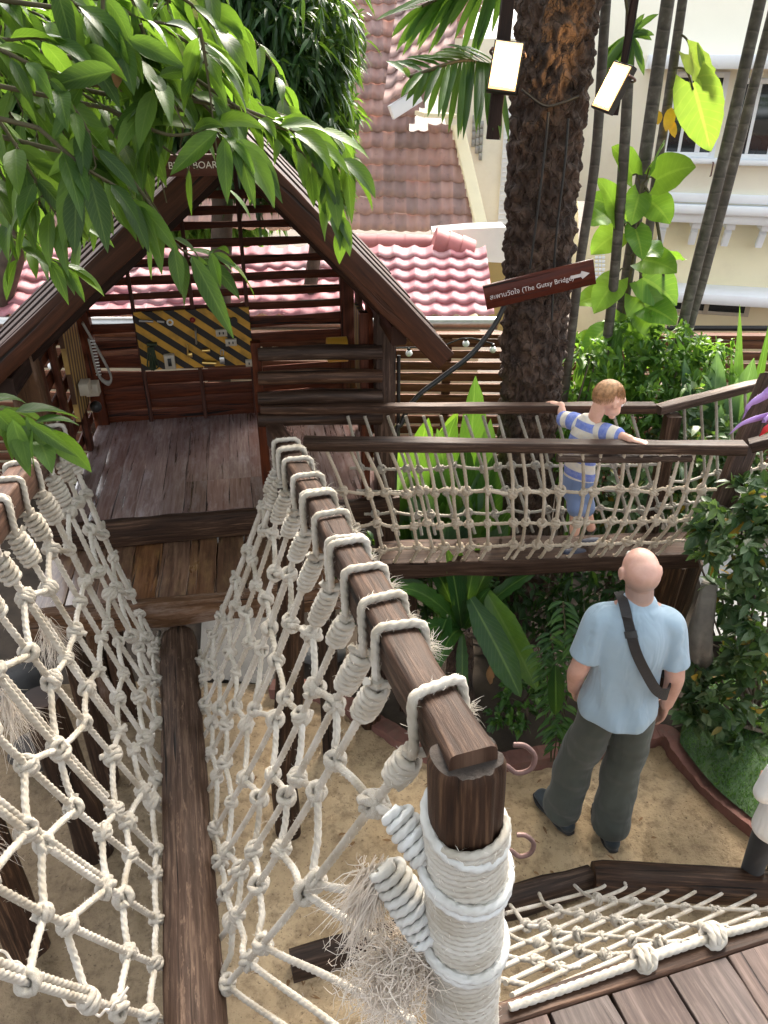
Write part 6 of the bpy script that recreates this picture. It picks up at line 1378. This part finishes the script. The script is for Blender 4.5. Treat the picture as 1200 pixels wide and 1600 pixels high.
for i in range(16):
    e = at_y(rng.uniform(925, 1012), rng.uniform(85, 140), 4.65+rng.uniform(-.1, .1)); blade(ml, q0, e-q0, A(0, -1, .3), np.linalg.norm(e-q0), .04, 'strap', .3, 6, .4, across=3)
for i in range(6):
    e = at_y(rng.uniform(990, 1030), rng.uniform(10, 60), 4.7); blade(ml, q0, e-q0, A(0, -1, .3), np.linalg.norm(e-q0), .03, 'strap', .6, 6, .4, across=3)
ms.build('stalk', M['twig'], mf); ml.build('leaflets', M['leaf_palm'], mf)

# ---- climber with heart leaves on the pale stem, and the single yellowing leaf
cl = thing('climbing_plant', 'climber with large yellow green heart shaped leaves around the pale palm stem', 'climber', at_y(965, 560, 4.8)*A(1, 1, 0)); ms, ml = MB(), MB()
vine = [at_y(u, v, 4.84) for u, v in ((955, 600), (972, 500), (990, 400), (1000, 330), (1006, 290), (1025, 340), (1036, 420), (1034, 480), (1022, 550))]; tube(ms, vine, .010, 7, smooth=6)
for (a, b, W) in (((1005, 285), (985, 345), .2), ((1003, 290), (1075, 260), .30), ((1010, 280), (1030, 225), .26), ((1000, 290), (960, 235), .24), ((1005, 300), (1040, 345), .24), ((990, 340), (925, 310), .22), ((985, 350), (930, 390), .24), ((980, 370), (940, 285), .22), ((975, 420), (930, 480), .24), ((985, 420), (1045, 465), .34), ((990, 440), (1020, 520), .30), ((985, 400), (1050, 420), .26), ((970, 460), (905, 470), .22), ((975, 470), (985, 540), .24), ((1034, 400), (1065, 405), .14), ((960, 500), (915, 545), .2), ((990, 470), (1050, 500), .26), ((990, 340), (1000, 400), .2), ((960, 330), (915, 350), .18), ((980, 500), (1020, 560), .24), ((950, 540), (900, 530), .2), ((1000, 380), (1025, 400), .18)):
    Yl = 4.72+rng.uniform(-.08, .12); p, e = at_y(*a, 4.82), at_y(*b, Yl); d = e-p; L = np.linalg.norm(d); q = p+d*.3
    tube(ms, [p, lerp(p, q, .5)+A(0, 0, .03), q], .005, 5, smooth=4); blade(ml, q, d+A(0, -.05, .05), A(rng.normal(0, .3), -.75, .7), max(L*.88, .16), W*.80, 'heart', .5, 8, .18, .006, 2)
ms.build('vine', M['twig'], cl); ml.build('foliage', M['leaf_pothos'], cl)
yl = thing('philodendron', 'large ragged yellowing leaf hanging from the thin stem in front of the white window', 'plant', at_y(1068, 100, 5.05)); ms, ml = MB(), MB()
tube(ms, [at_y(1058, 50, 5.1), at_y(1075, 65, 5.05), at_y(1083, 105, 5.0)], .006, 6, smooth=5)
tube(ms, [at_y(1052, 105, 5.08), at_y(1072, 110, 5.0), at_y(1083, 140, 4.98)], .006, 6, smooth=5)
p, e = at_y(1083, 130, 4.98), at_y(1112, 236, 4.95); blade(ml, p, e-p, A(-.2, -1, .2), np.linalg.norm(e-p), .27, 'heart', .1, 12, .12, .012, 5)
p, e = at_y(1076, 85, 5.0), at_y(1122, 145, 5.0); blade(ml, p, e-p, A(.3, -1, .3), np.linalg.norm(e-p), .16, 'heart', .2, 10, .2, .012, 4); p, e = at_y(1098, 110, 5.0), at_y(1090, 66, 5.0); blade(ml, p, e-p, A(.3, -1, .3), np.linalg.norm(e-p), .05, 'lance', .1, 6, .3)
ms.build('stalk', M['twig'], yl); ml.build('leaf', leafmat('yellowing_leaf', (.13, .22, .03), (.20, .28, .04), (.3, .33, .06), .4, .35, 9, .6), yl)
mb = MB()
for (a, b, W) in (((1050, 168), (1040, 205), .07), ((1046, 185), (1055, 215), .05), ((1028, 172), (1028, 195), .05)): p, e = at_y(*a, 5.05), at_y(*b, 5.0); blade(mb, p, e-p, A(0, -1, .2), np.linalg.norm(e-p), W, 'oval', .1, 6, .2)
mb.build('yellow_leaf', plain('yellow_leaf', (.62, .36, .015), .5, .2, 20), yl)

# ---- broad leaved plants
def broad(name, label, base, tips, L, W, mat_, stalk=.5, droop=.7, shape='lance', cat='plant', ripple=.0):
    t = thing(name, label, cat, base); ms, ml = MB(), MB(); base = np.asarray(base, float)
    for tp_ in tips:
        tp_ = np.asarray(tp_, float); q = lerp(base, tp_, stalk)+A(0, 0, .06)+rng.normal(0, .015, 3); b = base+rng.normal(0, .03, 3)*A(1, 1, 0); tube(ms, [b, lerp(b, q, .5)+A(0, 0, .03), q], [.011, .008, .005], 7, smooth=4)
        d = nrm(tp_-q+A(0, 0, .30)); n = nrm(A(rng.normal(0, .4), -.95, .55)); blade(ml, q, d, n, np.linalg.norm(tp_-q)*1.05, W*rng.uniform(.75, 1.15), 'oval' if shape == 'lance' and W > .15 else shape, droop*rng.uniform(.6, 1.3), 9, rng.uniform(.12, .4), ripple, 6)
    ms.build('stalk', M['leaf_glossy'], t); ml.build('foliage', mat_, t); return t
T_ = lambda *q: [at_y(u, v, Y) for u, v, Y in q]
broad('broad_leaf_plant', 'bright green broad leaved plant behind the net, next to the hut corner', A(.18, 4.25, .05), T_((655, 690, 4.1), (640, 745, 4.0), (690, 730, 4.15), (700, 660, 4.3), (665, 800, 4.0), (720, 720, 4.2), (630, 820, 3.95), (690, 790, 4.0), (600, 790, 4.05)), .4, .21, M['leaf_glossy'], .42, 1.0)
broad('broad_leaf_plant', 'broad leaved plant with pale upright leaf left of the palm trunk', A(.50, 4.05, .05), T_((742, 600, 4.2), (765, 665, 4.1), (730, 700, 4.05), (770, 720, 4.0), (720, 760, 3.95), (760, 790, 3.9), (790, 800, 3.9), (690, 680, 4.15), (740, 820, 3.9)), .4, .20, M['leaf_glossy'], .45, 1.0)
broad('broad_leaf_plant', 'grey green broad leaved plant low behind the net near the palm base', A(.35, 3.95, .05), T_((700, 820, 3.85), (640, 780, 3.9), (665, 760, 3.95), (730, 790, 3.9), (750, 740, 4.0), (620, 730, 4.1), (800, 830, 3.85)), .35, .18, M['leaf_blue'])
broad('broad_leaf_plant', 'tall plant with long arching bright leaves at the right edge', A(2.45, 4.7, .05), T_((1080, 520, 4.6), (1160, 490, 4.6), (1205, 500, 4.6), (1150, 560, 4.5), (1190, 590, 4.5), (1210, 555, 4.5), (1165, 530, 4.7), (1230, 520, 4.6), (1135, 610, 4.5)), .5, .12, M['leaf_glossy'], .35, 1.0)
broad('broad_leaf_plant', 'grey green leaved plant under the arching bright leaves at the right', A(2.15, 4.45, .05), T_((1120, 560, 4.5), (1150, 600, 4.4), (1100, 600, 4.4), (1175, 570, 4.5), (1125, 640, 4.3), (1170, 640, 4.3), (1200, 620, 4.4), (1075, 570, 4.5)), .35, .17, M['leaf_blue'], .5)
broad('broad_leaf_plant', 'plant with broad leaves between the pale palm stems behind the boy', A(1.35, 4.75, .05), T_((965, 520, 4.8), (940, 545, 4.7), (915, 570, 4.7), (990, 560, 4.7), (1010, 535, 4.8), (900, 610, 4.6), (960, 590, 4.6), (880, 590, 4.6), (870, 640, 4.5)), .35, .18, M['leaf_glossy'], .5)
broad('broad_leaf_plant', 'low yellow green leaved plant behind the net in front of the slat fence', A(.05, 4.7, .05), T_((640, 700, 4.6), (610, 660, 4.7), (670, 660, 4.7), (700, 700, 4.6), (720, 650, 4.7), (640, 760, 4.4), (700, 760, 4.4), (760, 690, 4.6), (590, 720, 4.6)), .4, .17, M['leaf_pothos'], .5)
# ---- shrubs behind the bridge
def shrub(label, blobs, dens, L, W, m, base, droop=.4, hang=.1, name='shrub', sprig=6):
    t = thing(name, label, 'shrub', base); mb = MB(); base = np.asarray(base, float)
    for c, r in blobs:
        for k in range(2): e = np.asarray(c)+rng.normal(0, .4, 3)*np.asarray(r); tube(mb, [base+rng.normal(0, .05, 3)*A(1, 1, 0), lerp(base, e, .5)+rng.normal(0, .05, 3), e], [.014, .009, .004], 6, smooth=4)
    mb.build('stem', M['bark'], t); mb = MB(); crown(mb, blobs, dens, L, W, droop, hang, sprig); mb.build('foliage', m, t); return t
shrub('leafy green shrub behind the boy with small glossy leaves', [B(1060, 590, 4.6, (.26, .25, .2)), B(1010, 600, 4.55, (.2, .22, .2)), B(1050, 540, 4.7, (.2, .2, .16)), B(1100, 560, 4.7, (.2, .2, .14)), B(985, 540, 4.75, (.18, .2, .2))], 1500, .075, .028, M['leaf_mid'], A(1.7, 4.6, .05))
shrub('small leaved shrub between palm trunk and boy', [B(915, 560, 4.6, (.15, .2, .13)), B(890, 630, 4.55, (.12, .2, .16)), B(980, 640, 4.4, (.22, .2, .2)), B(900, 700, 4.3, (.2, .2, .25))], 1400, .075, .028, M['leaf_mid'], A(1.2, 4.5, .05))
shrub('dark green shrub below the rising handrail at the right', [B(1090, 680, 4.3, (.3, .3, .25)), B(1160, 680, 4.3, (.3, .3, .25)), B(1040, 730, 4.2, (.25, .3, .3)), B(1130, 760, 4.2, (.35, .3, .3)), B(960, 760, 4.2, (.25, .3, .3)), B(1000, 800, 4.2, (.3, .3, .3))], 800, .09, .04, M['leaf_shrub'], A(2.0, 4.3, .05))
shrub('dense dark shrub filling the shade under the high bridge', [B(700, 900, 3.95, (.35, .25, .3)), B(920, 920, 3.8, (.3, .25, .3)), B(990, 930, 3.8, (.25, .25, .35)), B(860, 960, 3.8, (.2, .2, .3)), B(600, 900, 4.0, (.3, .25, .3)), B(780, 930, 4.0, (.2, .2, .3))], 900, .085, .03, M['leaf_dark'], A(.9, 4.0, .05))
shrub('low dark leafy plant at the fern foot next to the red kerb', [B(820, 1090, 3.25, (.16, .12, .12)), B(790, 1120, 3.2, (.12, .1, .08)), B(845, 1060, 3.3, (.1, .1, .12))], 1500, .05, .035, M['leaf_fern'], at_z(810, 1120, .05), name='ground_plant')
shrub('big dark oval leaved shrub at the right edge in front of the high bridge', [B(1150, 830, 3.05, (.17, .2, .17)), B(1200, 860, 3.0, (.2, .22, .22)), B(1100, 840, 3.15, (.10, .12, .10)), B(1190, 960, 2.95, (.14, .2, .16)), B(1140, 930, 3.05, (.13, .14, .12)), B(1200, 1060, 2.9, (.2, .2, .18)), B(1130, 1080, 2.95, (.18, .2, .16)), B(1090, 1110, 2.95, (.12, .15, .10)), B(1170, 1140, 2.85, (.2, .18, .10)), B(1195, 780, 3.1, (.15, .2, .12)), B(1080, 1010, 3.1, (.08, .1, .12)), B(1170, 1010, 2.95, (.14, .2, .14))], 1150, .08, .043, M['leaf_shrub'], at_z(1180, 1130, .1), .2, .0, sprig=7)
mb = MB(); logp(mb, [at_z(1090, 1105, .05), at_y(1092, 1010, 3.0), at_y(1108, 910, 3.1)], [.06, .05, .04], 18, .012, cracks=5); tag(mb.build('tree_stump', plain('grey_stump_bark', (.15, .135, .115), .9, .4, 9, bstr=.9, bscale=30)), 'grey peeling stump behind the oval leaved shrub right of the man', 'stump')
# narrow frond at the man's left and fish tail leaves
fr = thing('fern', 'upright dark fern with narrow drooping fronds left of the man in the blue shirt', 'fern', at_z(880, 1150, .06)); ms, ml = MB(), MB()
for (a, b) in (((872, 1120), (860, 990)), ((885, 1110), (880, 940)), ((870, 1130), (840, 1010)), ((880, 1130), (900, 980)), ((875, 1125), (868, 1150))):
    p0, p1 = at_y(*a, 3.05), at_y(*b, 3.05); P = smoothpath([p0*A(1, 1, 0)+A(0, 0, .06), lerp(p0, p1, .5)+A(0, 0, .02), p1], 8); tube(ms, P, .004, 5)
    for i in range(3, len(P)):
        for s in (-1, 1): blade(ml, P[i], A(s*.8, -.3, .1)+rng.normal(0, .15, 3), A(0, -.6, .8), .10, .022, 'lance', 1.6, 5, .3, across=3)
p = at_y(868, 1040, 3.0); blade(ml, p, at_y(870, 1150, 2.95)-p, A(0, -1, .3), .32, .085, 'strap', .2, 10, .2, .008, 6)
ms.build('stalk', M['twig'], fr); ml.build('foliage', M['leaf_fern'], fr)
# bird nest fern on its stump
fc = at_y(722, 985, 3.38); bf = thing('nest_fern', 'large bird nest fern with glossy rippled fronds behind the dark handrail', 'fern', fc*A(1, 1, 0))
mb = MB(); logp(mb, [fc*A(1, 1, 0), fc-A(0, 0, .25), fc-A(0, 0, .02)], [.10, .085, .07], 18, .014, cracks=4); mb.build('stump', M['palmbark'], bf)
ml = MB()
for (b, W, Y, dr) in (((640, 920), .10, 3.2, .9), ((620, 905), .10, 3.35, 1.0), ((655, 985), .09, 3.1, 1.2), ((660, 1040), .10, 3.05, 1.5), ((700, 880), .09, 3.3, .5), ((675, 890), .10, 3.4, .6), ((745, 872), .085, 3.4, .5), ((770, 880), .09, 3.5, .6), ((690, 1010), .08, 3.0, 1.5), ((830, 900), .08, 3.5, .8), ((715, 870), .07, 3.35, .4), ((760, 930), .05, 3.3, .6)):
    e = at_y(*b, Y); d = e-fc; L = np.linalg.norm(d); blade(ml, fc+nrm(d)*.02, d+A(0, 0, L*.35), A(0, -.45, 1), L*1.15, W, 'strap', dr, 16, .25, .013, 8)
for (a, b, W, Y0_, Y1_) in (((735, 935), (812, 1085), .15, 3.3, 3.0), ((760, 925), (838, 1075), .15, 3.4, 3.12), ((722, 990), (722, 1095), .065, 3.25, 3.1), ((700, 960), (672, 1045), .10, 3.3, 3.0)):
    p, e = at_y(*a, Y0_), at_y(*b, Y1_); blade(ml, p, e-p+A(0, 0, .05), A(-.25, -.9, .55), np.linalg.norm(e-p)*1.03, W, 'strap', .25, 20, .2, .014, 9)
ml.build('frond', M['leaf_fern'], bf)
mb = MB(); p = at_y(765, 1040, 3.2); blade(mb, p, A(.1, -.1, -1), A(0, -1, .2), .13, .05, 'lance', .2, 6, .5, .01); mb.build('dead_frond', M['dead'], bf)
# small pale boulder and dark stones under the hut
for i, (u, v, s, lb_) in enumerate(((500, 1000, .17, 'pale grey boulder under the step beam right of the walkway log'), (30, 1060, .2, 'dark grey stone under the hut at the left edge of the photo'), (60, 1160, .16, 'rough brown stone beside the left net post'))):
    c = at_z(u, v+25, .05); mb = MB(); ball(mb, c+A(0, 0, s*.4), (s, s*.8, s*.6), 18)
    for k in range(len(mb.v)): V = mb.v[k]; mb.v[k] = V+(V-c)*(.10*np.sin(V[:, :1]*17+i)+.07*np.sin(V[:, 1:2]*29+V[:, 2:]*23))
    tag(mb.build('stone', plain('stone_%d' % i, ((.16, .16, .155), (.03, .03, .03), (.05, .042, .036))[i], .9, .35, 9, bstr=.6)), lb_, 'stone')
# fallen leaves on the sand
for i in range(70):
    u, v = rng.uniform(380, 1050), rng.uniform(1180, 1560); p = at_z(u, v, .014)
    if not (-.9 < p[0] < 1.5 and .8 < p[1] < 3.0): continue
    mb = MB(); a = rng.uniform(0, 6.28); blade(mb, p, A(math.cos(a), math.sin(a), .05), A(.2, .1, 1), rng.uniform(.03, .06), rng.uniform(.012, .022), 'lance', -.1, 5, .4); tag(mb.build('fallen_leaf', M['dead']), 'dry brown leaf lying on the sand', 'leaf', 'dry leaves on the sand')
